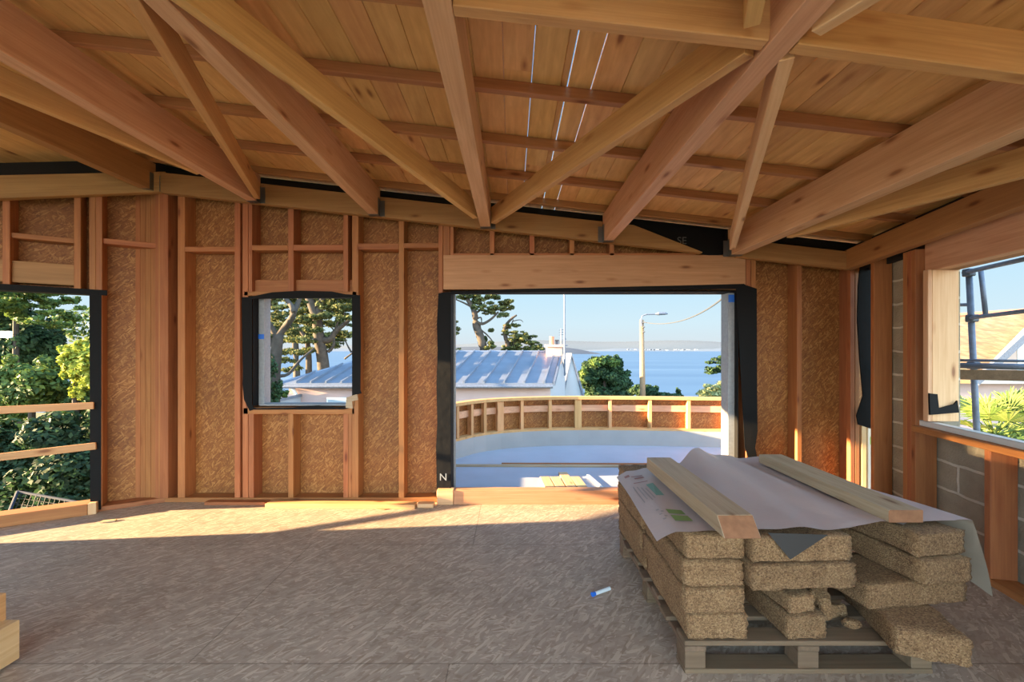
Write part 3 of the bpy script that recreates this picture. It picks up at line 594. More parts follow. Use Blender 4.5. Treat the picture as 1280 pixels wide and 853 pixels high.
# ------------------------------------------------------------------ pallet and block stack
pal = empty('pallet', (1.38, 2.5, 0), label='weathered timber pallet under the stack of wood chip blocks', cat='pallet')
px0_, px1_, py0_, py1_ = .80, 1.95, 1.925, 3.10
def pb(nm, x0, x1, y0, y1, z0, z1, along='x'):
    if along == 'x': timber(nm, (x0, (y0+y1)/2, z0), (x1, (y0+y1)/2, z0), y1-y0, z1-z0, M['pallet'], pal)
    else: timber(nm, ((x0+x1)/2, y0, z0), ((x0+x1)/2, y1, z0), x1-x0, z1-z0, M['pallet'], pal)
for i in range(7):
    y = py0_+.002+i*(py1_-py0_-.1)/6; pb('deck_board', px0_-.02*(i % 2), px1_, y, y+.1, .128, .15)
for y in (py0_, (py0_+py1_)/2-.05, py1_-.1): pb('stringer', px0_, px1_, y+.001, y+.099, .106, .128) if False else None
for x in (px0_, 1.325, px1_-.1):
    pb('stringer', x, x+.1, py0_, py1_, .104, .127, 'y')
    for y in (py0_+.003, (py0_+py1_)/2-.05, py1_-.103): pb('block_foot', x+.002, x+.098, y, y+.1, .023, .103)
for y in (py0_, (py0_+py1_)/2-.05, py1_-.1): pb('base_board', px0_, px1_, y, y+.1, 0, .022)
# blocks
BH = .118; LV = [.151, .271, .391, .511]
rb_ = random.Random(11)
def wblock(cx, cy, lvl, L, W, rz, lab, h=BH, z=None, grp='wood chip building blocks'):
    bm = bmesh.new(); bmesh.ops.create_cube(bm, size=1)
    for v in bm.verts: v.co = Vector((v.co.x*W, v.co.y*L, v.co.z*h))
    bmesh.ops.subdivide_edges(bm, edges=bm.edges[:], cuts=11, use_grid_fill=True)
    for v in bm.verts:
        c = v.co; ex = [abs(abs(c.x)-W/2) < 1e-4, abs(abs(c.y)-L/2) < 1e-4, abs(abs(c.z)-h/2) < 1e-4]
        n = sum(ex); s = .0035+.004*(n >= 2)
        inw = -rb_.random()*s
        d = Vector((math.copysign(1, c.x) if ex[0] else 0, math.copysign(1, c.y) if ex[1] else 0, math.copysign(1, c.z) if ex[2] else 0))
        v.co += d*inw
    me = bpy.data.meshes.new('wood_chip_block'); bm.to_mesh(me); bm.free(); me.materials.append(M['block'])
    for p in me.polygons: p.use_smooth = True
    o = bpy.data.objects.new('wood_chip_block', me); COL.objects.link(o)
    o.location = (cx, cy, (LV[lvl] if z is None else z)+h/2); o.rotation_euler = (0, 0, math.radians(rz))
    return tag(o, lab, 'building block', grp)
ord4 = ['bottom', 'second', 'third', 'top']
for i in range(4):
    dx = (.0, -.022, -.012, .0)[i]; dy = (0, 0, .01, .03)[i]
    wblock(.955+dx+.005, 2.235+dy, i, .60, .285, (0, 1, -1, .5)[i], f'{["lowest","second lowest","third lowest","topmost"][i]} wood chip block in the front pile below the printed end of the sheet')
    wblock(.95+dx*.5, 2.845+dy, i, .595, .285, (1, -1, .5, 0)[i], f'{["lowest","second lowest","third lowest","topmost"][i]} wood chip block in the rear pile below the printed end of the sheet')
# middle
wblock(1.345, 2.07, 2, .30, .50, 3.0, 'wood chip block bridging the gap in the middle of the front, over the small offcuts')
wblock(1.352, 2.09, 3, .30, .48, 3.0, 'wood chip block right under the hanging black corner of the sheet')
wblock(1.182, 2.39, 0, .30, .15, 0, 'dark recessed wood chip block lying in the cavity on the pallet')
wblock(1.175, 2.37, 1, .30, .13, 0, 'small recessed wood chip block higher up in the cavity', h=.117)
wblock(1.38, 2.70, 0, .30, .50, 0, 'lowest of the crosswise blocks at the back of the cavity')
wblock(1.38, 2.72, 1, .30, .50, 0, 'second of the crosswise blocks at the back of the cavity')
wblock(1.37, 2.70, 2, .60, .50, 0, 'third crosswise block hidden behind the bridging one', h=.117)
wblock(1.37, 2.70, 3, .60, .50, 0, 'top crosswise block behind the one under the black corner', h=.117)
wblock(1.365, 2.115, 0, .36, .195, 4, 'stubby wood chip offcut with a small one on top, in the middle of the front', h=.11, z=.151)
wblock(1.345, 2.10, 1, .30, .135, 8, 'small offcut sitting on the stubby offcut in the middle of the front', h=.085, z=.264)
# right
wblock(1.905, 2.085, 0, .60, .275, -16, 'lowest front wood chip block, sticking out beyond the pallet edge')
wblock(1.935, 2.145, 1, .30, .545, 7, 'crosswise wood chip block lying on the protruding lowest one')
wblock(2.02, 2.265, 2, .60, .28, 9, 'third block of the pile nearest the side wall, turned slightly')
wblock(2.015, 2.29, 3, .60, .275, 9, 'uppermost block of the pile nearest the side wall, under the hanging edge of the sheet')
for i in range(4): wblock(1.83+.02*i, 2.88, i, .55, .30, (2, -1, 1, 0)[i], f'{["lowest","second lowest","third lowest","topmost"][i]} block of the rear pile nearest the side wall')
def rubble(cx, cy, cz, r, lab, sq=(1, .8, .7)):
    bm = bmesh.new(); bmesh.ops.create_icosphere(bm, subdivisions=3, radius=1)
    rr = random.Random(int(cx*1000))
    ph = [rr.random()*6 for _ in range(6)]
    for v in bm.verts:
        c = v.co.copy(); f = 1+.16*math.sin(3*c.x+ph[0])+.16*math.sin(4*c.y+ph[1])+.12*math.sin(5*c.z+ph[2])+.05*rr.random()
        c = Vector([max(-.78, min(.78, q)) for q in c])
        v.co = Vector((c.x*sq[0], c.y*sq[1], c.z*sq[2]))*r*f
    z0 = min(v.co.z for v in bm.verts)
    me = bpy.data.meshes.new('block_fragment'); bm.to_mesh(me); bm.free(); me.materials.append(M['block'])
    o = bpy.data.objects.new('block_fragment', me); COL.objects.link(o); o.location = (cx, cy, cz-z0+.0); return tag(o, lab, 'fragment', 'broken block fragments on the pallet')
rubble(1.555, 2.09, .151, .062, 'large broken chunk beside the stubby offcut on the pallet', (1, .8, 1.1))
rubble(1.655, 2.02, .151, .035, 'small rounded crumb furthest forward among the fragments', (1.3, 1, .6))
rubble(1.64, 2.10, .151, .042, 'middle fragment between the chunk and the protruding block', (1, .8, .9))
rubble(1.62, 2.2, .151, .05, 'rearmost upright fragment in the cavity', (.8, .8, 1.4))
# sheet
sh = empty('cover_sheet', (1.5, 2.6, .64), label='pale pinkish membrane sheet spread over the stack, dark underside folded at the front', cat='sheet')
def sheet_pt(u, v):     # u 0..1 left-right, v 0 front..1 back ; u>1 hangs down
    fl = Vector((.672, 1.93)); fr = Vector((2.30, 2.07)); bl = Vector((.735, 2.93)); br = Vector((2.07, 3.36))
    uu = min(u, 1.0)
    a = fl.lerp(fr, uu); b = bl.lerp(br, uu)
    p = a.lerp(b, v)
    p.y += .03*math.sin(uu*9)*(1-v)*.6
    z = .643+.006*math.sin(uu*21+v*4)+.004*math.sin(uu*47-v*7)
    # front centre dips
    # hump running front-back
    hx = .46+.03*v; 
    z += (.012+.10*v*v)*math.exp(-((uu-hx)/.085)**2)
    z += (.005+.045*v)*math.exp(-((uu-.66)/.08)**2)
    for cu, hh in ((.50+.10*(1-v), .010), (.66+.10*(1-v), -.008)):
        z += hh/(1+math.exp(-max(-30, min(30, (uu-cu)/.006))))
    z -= .03*max(0, .06-uu)/.06*(1 if v > 0 else 1)
    if .16 < uu < .28: z = min(z, .650)
    if .78 < uu < .95: z = .650
    if u > 1:
        t = (u-1)/.2
        ln = .30*(1-v)**1.2+.06
        p.x += .055*math.sin(t*1.5)+.012*math.sin(v*15)*t; z -= ln*t
        p.y -= .04*t*(1-v)
    return Vector((p.x, p.y, z))
NU, NV = 84, 36
vs = []; fs = []
for j in range(NV+1):
    for i in range(NU+1):
        u = i/NU*1.2; vs.append(sheet_pt(u, j/NV))
for j in range(NV):
    for i in range(NU):
        a = j*(NU+1)+i; fs.append((a, a+1, a+NU+2, a+NU+1))
mb = MB(); mb.v = [tuple(v) for v in vs]; mb.f = fs
me = bpy.data.meshes.new('sheet_top'); me.from_pydata(mb.v, [], mb.f); me.materials.append(M['sheet'])
for p in me.polygons: p.use_smooth = True
o = bpy.data.objects.new('sheet_top', me); COL.objects.link(o); setpar(o, sh)
mb = MB(); q0, q1, q2 = P(960, 666.5, 1.925), P(1035, 669, 1.925), P(988, 700, 1.905); mb.prism([q0, q2, q1], (0, .003, 0)); mb.build('folded_corner', plain('underside', (.035, .033, .033), .6), sh, label='dark triangular folded corner')
# print on sheet
pg = plain('print_teal', (.20, .38, .34), .7); pgn = plain('print_green2', (.22, .33, .10), .7); prd = plain('print_red', (.38, .20, .19), .7); pgy = plain('print_grey', (.38, .35, .35), .7)
def sheet_quad(mb, u0, u1, v0, v1, skew=0):
    c = []
    for (u, v) in ((u0, v0), (u1, v0), (u1+skew, v1), (u0+skew, v1)):
        p = sheet_pt(u, v); p.z += .002; c.append(p)
    mb.add(c, [(0, 1, 2, 3)])
mb = MB()
for k in range(6): sheet_quad(mb, .105+.0, .135, .50+.035*k, .52+.035*k) 
sheet_quad(mb, .10, .135, .49, .70); mb.build('printed_logo', pg, sh)
mb = MB(); sheet_quad(mb, .085, .145, .12, .19); sheet_quad(mb, .085, .145, .21, .27); mb.build('printed_squares', pgn, sh)
mb = MB(); sheet_quad(mb, .03, .055, .88, .92); sheet_quad(mb, .06, .12, .86, .875); sheet_quad(mb, .07, .12, .82, .845); sheet_quad(mb, .05, .12, .745, .757); mb.build('printed_warning', prd, sh)
mb = MB()
for k in range(4): sheet_quad(mb, .035+.016*k, .04+.016*k, .42+.03*(k % 2), .70-.02*k)
for k in range(5): sheet_quad(mb, .05+.012*(k % 2), .06+.012*(k % 2), .14+.03*k, .155+.03*k)
mb.build('printed_lines', pgy, sh)
# timbers on the sheet
timber('weight_timber', (1.02, 1.835, .667), (1.015, 2.88, .680), .165, .078, M['weather'], cut0=.07, endm=M['endgrain'], label='weathered timber on the printed end of the sheet, its end cut at a slant', cat='timber', group='timbers weighing down the sheet')
timber('weight_timber', (1.917, 2.022, .660), (1.917, 3.09, .665), .168, .062, M['weather'], endm=M['endgrain'], label='squared timber on the sheet nearest the side wall', cat='timber', group='timbers weighing down the sheet')

# ------------------------------------------------------------------ terrace
TZ = -.045
arc_px = [(573, 5.95), (591, 6.2), (607, 6.36), (626, 6.5), (653, 6.63), (688, 6.72), (723, 6.76), (763, 6.76), (813, 6.72), (861.5, 6.66), (912, 6.6)]
arc = [Vector((-1.35, 4.45, 0)), Vector((-1.33, 4.9, 0)), Vector((-1.2, 5.35, 0)), Vector((-1.0, 5.68, 0))]+[Vector((Xa(a, y), y, 0)) for a, y in arc_px]+[Vector((4.0, 6.5, 0)), Vector((4.35, 6.15, 0)), Vector((4.45, 5.4, 0)), Vector((4.45, 4.5, 0))]
def offs(pts, d):
    out = []
    for i, p in enumerate(pts):
        t = (pts[min(i+1, len(pts)-1)]-pts[max(i-1, 0)]).normalized(); out.append(p+Vector((-t.y, t.x, 0))*d)
    return out
aout = offs(arc, .14)
mb = MB(); mb.prism([(p.x, p.y, TZ-.2) for p in offs(arc, .2)]+[(4.45, 4.27, TZ-.2), (-1.5, 4.27, TZ-.2)], (0, 0, .2))
tag(mb.build('floor_terrace', M['roofmem']), 'pale membrane covered terrace floor beyond the wide doorway', kind='structure')
par = empty('terrace_parapet', (1.5, 6.7, TZ), label='curved timber framed parapet around the membrane covered terrace', cat='parapet')
def band(nm, z0, z1, d0, d1, m, pts=arc, lab=None):
    a = offs(pts, d0); b = offs(pts, d1); mb = MB()
    for i in range(len(pts)-1):
        mb.hexa([(a[i].x, a[i].y, z0), (a[i+1].x, a[i+1].y, z0), (b[i+1].x, b[i+1].y, z0), (b[i].x, b[i].y, z0), (a[i].x, a[i].y, z1), (a[i+1].x, a[i+1].y, z1), (b[i+1].x, b[i+1].y, z1), (b[i].x, b[i].y, z1)])
    return mb.build(nm, M[m], par, label=lab)
PT = .745
band('upstand', TZ, .20, -.012, 0, 'upstand'); A1 = arc[1:]
band('top_rail', PT-.045, PT, -.01, .13, 'terr_wood', A1); band('middle_rail', .50, .60, .07, .115, 'glulam', A1); band('bottom_rail', .20, .235, 0, .115, 'terr_wood', A1)
band('outer_sheathing', TZ-.2, PT-.046, .116, .135, 'osb', A1)
for i, p in enumerate(arc[1:-1]):
    t = (arc[i+2]-arc[i]).normalized(); n = Vector((-t.y, t.x, 0)); dbl = i in (6, 9, 13)
    wdt = .11 if dbl else .05
    mb = MB(); a = wdt/2; L = PT-.05-.236
    mb.hexa([(0, -a, 0), (L, -a, 0), (L, a, 0), (0, a, 0), (0, -a, .10), (L, -a, .10), (L, a, .10), (0, a, .10)])
    o = mb.build('post', M['terr_wood'], None, bev=.003); c = p+n*.005
    o.matrix_world = Matrix(((0, t.x, n.x, c.x), (0, t.y, n.y, c.y), (1, 0, 0, .236), (0, 0, 0, 1))); setpar(o, par)
# things on the terrace
timber('long_batten', P(562, 585, 5.4)*1+Vector((0, 0, 0)), P(850, 587, 5.4), .05, .03, M['terr_wood'], label='long batten lying across the terrace floor', cat='batten') if False else None
yb = 1.545*F/(584-438)
timber('long_batten', (Xa(556, yb), yb+.02, TZ), (Xa(900, yb), yb-.03, TZ), .04, .03, M['weather'], label='long weathered batten lying across the terrace floor', cat='batten')
timber('long_batten', (Xa(627, yb+.09), yb+.09, TZ), (Xa(900, yb+.09), yb+.06, TZ), .03, .03, M['stud'], label='reddish batten lying just behind the long weathered one on the terrace', cat='batten')
for k in range(4):
    xx = .42+.121*k
    timber('short_board', (xx, 4.62, TZ), (xx-.03, 5.0+(.18 if k == 2 else 0)+(.0), TZ), .11, .028, M['pale'], label=['short board of four on the terrace, farthest from the utility pole side', 'second of the four short boards lying together on the terrace', 'longest of the four short boards lying together on the terrace', 'last of the four short boards, beside the white strip'][k], cat='board', group='short boards on the terrace')
timber('edge_strip', (1.02, 4.55, TZ), (.93, 5.1, TZ), .035, .02, M['whiteplas'], label='white strip lying on the terrace beside the short boards', cat='strip')
c = P(577, 562, 6.5); yv = 1.545*F/(560-438); xv = Xa(577, yv)+.05
sb = MB(); sb.tube([(xv, yv-.25, TZ), (xv, yv-.25, TZ+.02)], .15, 24); vent = sb.build('roof_drain', M['dark'], loc=(xv, yv-.25, TZ), label='dark roof outlet with a domed cap on the terrace floor', cat='drain')
sb = MB(); sb.tube([(xv, yv-.25, TZ+.02), (xv, yv-.25, TZ+.07), (xv, yv-.25, TZ+.10)], [.085, .08, .03], 20); sb.build('cap', M['dark'], vent)

# ------------------------------------------------------------------ outside ground, sea, hills
gmat = plain('hillside', (.07, .09, .035), .95, var=.4, bscale=.3)
mb = MB(); gz = lambda y: -3.0 if y < 30 else -3-(y-30)*.26
prof = [(-40, -3), (4, -3), (30, -3), (45, -6), (130, -29.5)]
for (ya, za), (yb_, zb_) in zip(prof, prof[1:]): mb.add([(-160, ya, za), (200, ya, za), (200, yb_, zb_), (-160, yb_, zb_)], [(0, 1, 2, 3)])
tag(mb.build('ground', gmat), 'garden hillside falling toward the sea', kind='structure')
m, nt_, b = mat('sea'); 
t = N(nt_, 'ShaderNodeTexCoord'); mp = N(nt_, 'ShaderNodeMapping'); mp.inputs['Scale'].default_value = (.0015, .012, 1); nt_.links.new(t.outputs['Object'], mp.inputs[0])
n = N(nt_, 'ShaderNodeTexNoise', ins={'Scale': 1, 'Detail': 6}); nt_.links.new(mp.outputs[0], n.inputs['Vector']); r = ramp(nt_, [(.35, (.06, .125, .235)), (.6, (.08, .155, .27)), (.7, (.12, .20, .31))], n.outputs[0]); nt_.links.new(r.outputs[0], b.inputs['Base Color'])
b.inputs['Roughness'].default_value = .35; b.inputs['Specular IOR Level'].default_value = .3
mb = MB(); mb.add([(-30000, 110, -30), (30000, 110, -30), (30000, 30000, -30), (-30000, 30000, -30)], [(0, 1, 2, 3)])
tag(mb.build('sea', m), 'calm blue sea beyond the terrace', kind='structure')
def hill(nm, prof_px, Y, col, lab, depth=1500):
    mb = MB(); pts = [P(a, b, Y) for a, b in prof_px]; n = len(pts); zb = -31
    front = [Vector((p.x, p.y-depth*.2, zb)) for p in pts]; back = [Vector((p.x, p.y+depth, zb)) for p in pts]
    vs = front+pts+back; fs = []
    for i in range(n-1): fs += [(i, i+1, n+i+1, n+i), (n+i, n+i+1, 2*n+i+1, 2*n+i)]
    mb.add(vs, fs); return tag(mb.build(nm, plain(nm+'_mat', col, 1), smooth=True), lab, kind='structure')
rr = random.Random(5)
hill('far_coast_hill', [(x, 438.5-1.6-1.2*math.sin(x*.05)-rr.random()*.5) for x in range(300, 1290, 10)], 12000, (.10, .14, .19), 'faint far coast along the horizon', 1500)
hill('haze_bank', [(x, 430-4.0*math.sin((x-560)*.008)-1.5*math.sin(x*.031)) for x in range(300, 1300, 14)], 19000, (.11, .13, .15), 'pale haze bank above the far coast', 800)  # haze in the sky, put in as a coloured ridge mesh
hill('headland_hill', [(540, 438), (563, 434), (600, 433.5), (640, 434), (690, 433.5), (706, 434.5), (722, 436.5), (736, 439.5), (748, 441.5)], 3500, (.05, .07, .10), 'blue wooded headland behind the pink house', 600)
# far white town specks
mb = MB()
for i in range(26):
    xx = 780+rr.random()*90; p = P(xx, 438.3-rr.random()*.8, 9000); mb.box(p.x, p.x+30+rr.random()*50, p.y, p.y+20, p.z, p.z+14)
tag(mb.build('distant_town', M['white']), 'row of tiny white buildings on the far shore', 'town', kind='stuff')

# ------------------------------------------------------------------ pink house
H = empty('pink_house', (-3.6, 18, -3), label='pink rendered house with a blue grey standing seam metal roof', cat='house')
FL, FR, BR, BL = Vector((Xa(361, 16), 16)), Vector((Xa(688, 16), 16)), Vector((2.86, 22.4)), Vector((-8.4, 22.4))
ez = Za(479, 16); rz_ = Za(442, 20.2); RLf = Vector((Xa(486, 20.2), 20.2)); RRt = Vector((Xa(700, 20.2), 20.2))
v3 = lambda p, z: Vector((p.x, p.y, z))
mb = MB(); mb.add([v3(FL, -3), v3(FR, -3), v3(FR, ez), v3(FL, ez)], [(0, 1, 2, 3)]); mb.add([v3(FL, -3), v3(BL, -3), v3(BL, ez), v3(FL, ez)], [(0, 1, 2, 3)])
mb.add([v3(BL, -3), v3(BR, -3), v3(BR, ez), v3(BL, ez)], [(0, 1, 2, 3)]); mb.build('wall', M['pink'], H)
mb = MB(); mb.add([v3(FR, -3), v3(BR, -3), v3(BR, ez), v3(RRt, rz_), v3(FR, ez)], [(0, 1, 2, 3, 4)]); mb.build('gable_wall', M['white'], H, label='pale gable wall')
ov = .25
FLo, FRo = FL+Vector((-.3, -ov)), FR+Vector((0.06, -ov)); BLo = BL+Vector((-.3, ov)); BRo = BR+Vector((.1, ov)); eo = ez-.08
mb = MB(); th = Vector((0, 0, .09))
for poly in ([v3(FLo, eo), v3(FRo, eo), v3(RRt, rz_), v3(RLf, rz_)], [v3(FLo, eo), v3(RLf, rz_), v3(BLo, eo)], [v3(BLo, eo), v3(RLf, rz_), v3(RRt, rz_), v3(BRo, eo)]): mb.prism(poly, th)
mb.build('roof', M['zinc'], H)
# standing seams on the front slope and hip
mb = MB()
def onroof(x_e, x_r): 
    a = v3(Vector((x_e, FLo.y)), eo)+th; bb = v3(Vector((x_r, RRt.y)), rz_)+th; return a, bb
k = 0; xr = RRt.x-.25
while xr > RLf.x-.1:
    xe = xr-.75+(FR.x-RRt.x+.75)*max(0, 1-k/6)*1.0-0.0
    a, bb = onroof(xe, xr); d = (bb-a); nrm = Vector((1, 0, 0))
    mb.hexa([a-nrm*.03, a+nrm*.03, bb+nrm*.03, bb-nrm*.03, a-nrm*.03+Vector((0, 0, .09)), a+nrm*.03+Vector((0, 0, .09)), bb+nrm*.03+Vector((0, 0, .09)), bb-nrm*.03+Vector((0, 0, .09))])
    xr -= .78; k += 1
for j in range(1, 4):   # seams that end on the hip line
    t = 1-j/4.2; hx = FLo.x+(RLf.x-FLo.x)*t; hy = FLo.y+(RLf.y-FLo.y)*t; hz = eo+(rz_-eo)*t
    a = Vector((hx-.5*t, FLo.y, eo))+th; bb = Vector((hx, hy, hz))+th; nrm = Vector((1, 0, 0))
    mb.hexa([a-nrm*.03, a+nrm*.03, bb+nrm*.03, bb-nrm*.03]+[q+Vector((0, 0, .09)) for q in (a-nrm*.03, a+nrm*.03, bb+nrm*.03, bb-nrm*.03)])
mb.tube([v3(FLo, eo)+th, v3(RLf, rz_)+th], .05, 6); mb.tube([v3(RLf, rz_)+th, v3(RRt, rz_)+th], .06, 6)
mb.build('standing_seams', M['zinc'], H)
mb = MB(); mb.tube([v3(FLo, eo-.03)+Vector((0, -.06, 0)), v3(FRo, eo-.03)+Vector((0, -.06, 0))], .07, 10); mb.build('gutter', M['galv'], H)
mb = MB(); mb.tube([P(362, 483, 15.8), P(368, 488, 15.85), P(371, 494, 15.9), P(371, 540, 15.9)], .055, 8); mb.build('downpipe', M['whiteplas'], H)
mb = MB(); a = P(409, 497, 15.96); b_ = P(437, 512, 15.96); mb.box(a.x, b_.x, 15.9, 16.02, b_.z, a.z); fr_ = mb.build('window', M['whiteplas'], H)
mb = MB(); mb.box(a.x+.07, b_.x-.07, 15.88, 15.9, b_.z+.05, a.z-.08); mb.build('pane', M['window'], fr_)
# verge
mb = MB(); a = v3(FRo, eo)+Vector((.02, 0, 0)); bb = v3(RRt, rz_)+Vector((.05, 0, 0)); 
mb.hexa([a, a+Vector((.08, 0, 0)), bb+Vector((.08, 0, 0)), bb, a+Vector((0, 0, .16)), a+Vector((.08, 0, .16)), bb+Vector((.08, 0, .16)), bb+Vector((0, 0, .16))]); mb.build('verge', M['galv'], H)
# chimney
cc = P(692.5, 450, 19.6); ch = MB(); cw = Xa(703, 19.6)-Xa(683, 19.6)
ch.box(cc.x-cw/2+.03, cc.x+cw/2-.03, 19.3, 20.0, Za(455, 19.6), Za(434, 19.6)); ch.box(cc.x-cw/2-.03, cc.x+cw/2+.05, 19.22, 20.08, Za(434, 19.6), Za(431, 19.6))
ch = ch.build('chimney', M['brickpale'], H)
pm = MB(); pm.tube([P(689.8, 431.2, 19.6), P(689.8, 426, 19.6), P(689.8, 421, 19.6)], [.12, .105, .115], 16); pm.build('chimney_pot', M['terracotta'], ch)
pm = MB(); pm.tube([P(696.3, 431.2, 19.6), P(696.3, 427, 19.6), P(696.3, 425, 19.6)], [.07, .07, .10], 12); pm.build('vent_cowl', M['dark'], ch)
# lean-to roof seen in the square opening
G2 = empty('flat_roof_shed', (-9.3, 15, -3), label='low flat roofed annex beside the pink house', cat='shed')
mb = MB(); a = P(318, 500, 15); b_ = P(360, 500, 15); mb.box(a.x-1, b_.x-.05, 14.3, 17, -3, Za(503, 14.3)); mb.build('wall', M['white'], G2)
mb = MB(); mb.box(a.x-1.1, b_.x+.0, 14.15, 17.1, Za(503, 14.3)+.003, Za(499, 14.3)); mb.build('flat_roof', M['zinc'], G2)
# white gable
G3 = empty('white_gabled_house', (2.9, 23, -4), label='small white gabled house behind the pink one, beside the mast', cat='house')
mb = MB(); Yg = 23; ap = P(714.5, 446, Yg); rb1 = P(729, 500, Yg); lb1 = P(704, 500, Yg)
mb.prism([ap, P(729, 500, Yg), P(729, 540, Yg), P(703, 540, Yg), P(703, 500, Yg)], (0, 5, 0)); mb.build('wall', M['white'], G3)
mb = MB(); d_ = Vector((0, 5.2, 0)); o_ = Vector((0, -.12, .03))
mb.prism([ap+o_, rb1+o_, rb1+o_+Vector((.1, 0, .1)), ap+o_+Vector((0, 0, .16)), ], d_); mb.prism([ap+o_, lb1+o_, lb1+o_+Vector((-.1, 0, .1)), ap+o_+Vector((0, 0, .16))], d_); mb.build('roof', M['galv'], G3)
# mast, antenna
mb = MB(); mb.tube([P(706, 470, 21), P(705.5, 366, 21), P(705.2, 330, 21)], [.05, .045, .03], 8); ms_ = mb.build('mast', M['galv'], label='tall thin grey mast rising beside the chimney', cat='mast', loc=tuple(P(706, 470, 21)))
mb = MB(); 
for yy_, w_ in ((425, 3), (433, 5), (442, 6)): mb = MB(); mb.tube([P(705.5-w_, yy_, 21), P(705.5+w_*.8, yy_-1, 21)], .022, 6); mb.build('cross_arm', M['galv'], ms_)
an = MB(); an.tube([P(701.5, 440, 20.4), P(701.5, 411, 20.4)], .025, 6); an = an.build('aerial', M['galv'], label='short television aerial between chimney and mast', cat='aerial', loc=tuple(P(701.5, 440, 20.4)))
mb = MB()
for yy_ in (413, 416, 419): mb.tube([P(698.5, yy_, 20.4), P(705, yy_-.6, 20.4)], .014, 5)
mb.build('aerial_rods', M['galv'], an)
# utility pole and lamp
up_ = empty('utility_pole', (Xa(803, 22), 22, -3), label='wooden utility pole in front of the sea with a lamp arm', cat='utility pole')
mb = MB(); mb.tube([(Xa(804, 22), 22, -3), (Xa(802, 22), 22, Za(400, 22))], [.17, .11], 14); mb.build('pole', M['polewood'], up_, smooth=True)
mb = MB(); mb.tube([P(802, 408, 21.88), P(801.6, 399, 21.88), P(803, 395, 21.88), P(808, 393.2, 21.88), P(822, 392.8, 21.88)], .035, 8); mb.build('lamp_arm', M['galv'], up_)
mb = MB(); mb.tube([P(819, 392.8, 21.88), P(823, 392.3, 21.88), P(831, 392, 21.88), P(834.5, 392.6, 21.88)], [.04, .09, .08, .03], 10); mb.build('lamp_head', M['galv'], up_)
mb = MB(); 
for q in (404, 410, 416): mb = MB(); mb.tube([P(803.5, q, 21.85), P(806, q-1.5, 21.8)], [.05, .03], 7); mb.build('insulator', M['dark'], up_)
pa = P(805, 403, 21.8); pc = []
for i in range(25):
    t = i/24; px_ = 805+112*t; py_ = 403+(361-403)*t+26*(4*t*(1-t))*.62
    Yc = 21.8+(8-21.8)*t; pc.append(P(px_, py_, Yc))
pc.append(P(925, 352, 7.2))
mb = MB(); mb.tube(pc, .022, 6); mb.build('overhead_cable', M['dark'], label='sagging overhead cable from the utility pole to the building', cat='cable', loc=tuple(pa))

# ------------------------------------------------------------------ vegetation
def leaf_cluster(verts, faces, c, r, n, size, rg, elong=1.6, surf=.55):
    for _ in range(n):
        while True:
            d = Vector((rg.uniform(-1, 1), rg.uniform(-1, 1), rg.uniform(-1, 1)))
            if .05 < d.length < 1: break
        d.normalize(); q = surf+(1-surf)*rg.random()**.6
        p = Vector((c[0]+d.x*r[0]*q, c[1]+d.y*r[1]*q, c[2]+d.z*r[2]*q))
        s = size*rg.uniform(.6, 1.3)
        a = Vector((rg.uniform(-1, 1), rg.uniform(-1, 1), rg.uniform(-.6, .8))).normalized(); nn = (d+Vector((rg.uniform(-1, 1), rg.uniform(-1, 1), rg.uniform(-.3, 1)))*.8).normalized()
        b = a.cross(nn)
        if b.length < .1: continue
        b.normalize(); a = nn.cross(b).normalized()
        a *= s*elong*.5; b *= s*.5; k = len(verts)
        verts += [tuple(p-a), tuple(p+b*.9-a*.1), tuple(p+a), tuple(p-b*.9-a*.1)]; faces.append((k, k+1, k+2, k+3))
def foliage(nm, clusters, n, size, m, parent, seed, surf=.5, elong=1.6, **k):
    n = int(n*2.2); size = size*(.55 if surf >= .3 else .55)
    rg = random.Random(seed); v = []; f = []
    sub = []
    for c, r in clusters:
        nn = 18 if surf < .3 else 14
        if surf >= .3: sub.append((c, (r[0]*.75, r[1]*.75, r[2]*.75)))
        for _ in range(nn):
            d = Vector((rg.uniform(-1, 1), rg.uniform(-1, 1), rg.uniform(-1, 1)))
            d = d.normalized()*rg.uniform(.45, .95) if surf >= .3 else d*.85
            q = rg.uniform(.2, .42)
            sub.append(((c[0]+d.x*r[0], c[1]+d.y*r[1], c[2]+d.z*r[2]), (r[0]*q, r[1]*q, r[2]*q*(.75 if surf < .3 else 1))))
    clusters = sub
    tot = sum((c[1][0]*c[1][2]) for c in clusters)
    for c, r in clusters: leaf_cluster(v, f, c, r, max(8, int(n*r[0]*r[2]/tot)), size, rg, elong, surf)
    me = bpy.data.meshes.new(nm); me.from_pydata(v, [], f); me.materials.append(M[m])
    o = bpy.data.objects.new(nm, me); COL.objects.link(o); setpar(o, parent); return tag(o, **k)
def bough(mb, pts, r0, r1, k=8, seed=0, wig=.0):
    """pts -> smooth wiggly tube"""
    rg = random.Random(seed); out = []
    P_ = [Vector(p) for p in pts]
    for i in range(len(P_)-1):
        p0 = P_[max(i-1, 0)]; p1 = P_[i]; p2 = P_[i+1]; p3 = P_[min(i+2, len(P_)-1)]
        for t in (0, .25, .5, .75):
            out.append(.5*((2*p1)+(-p0+p2)*t+(2*p0-5*p1+4*p2-p3)*t*t+(-p0+3*p1-3*p2+p3)*t**3))
    out.append(P_[-1]); n = len(out)
    out = [q+Vector((rg.uniform(-1, 1), rg.uniform(-1, 1), rg.uniform(-1, 1)))*wig for q in out]
    mb.tube(out, [r0+(r1-r0)*i/(n-1) for i in range(n)], k)
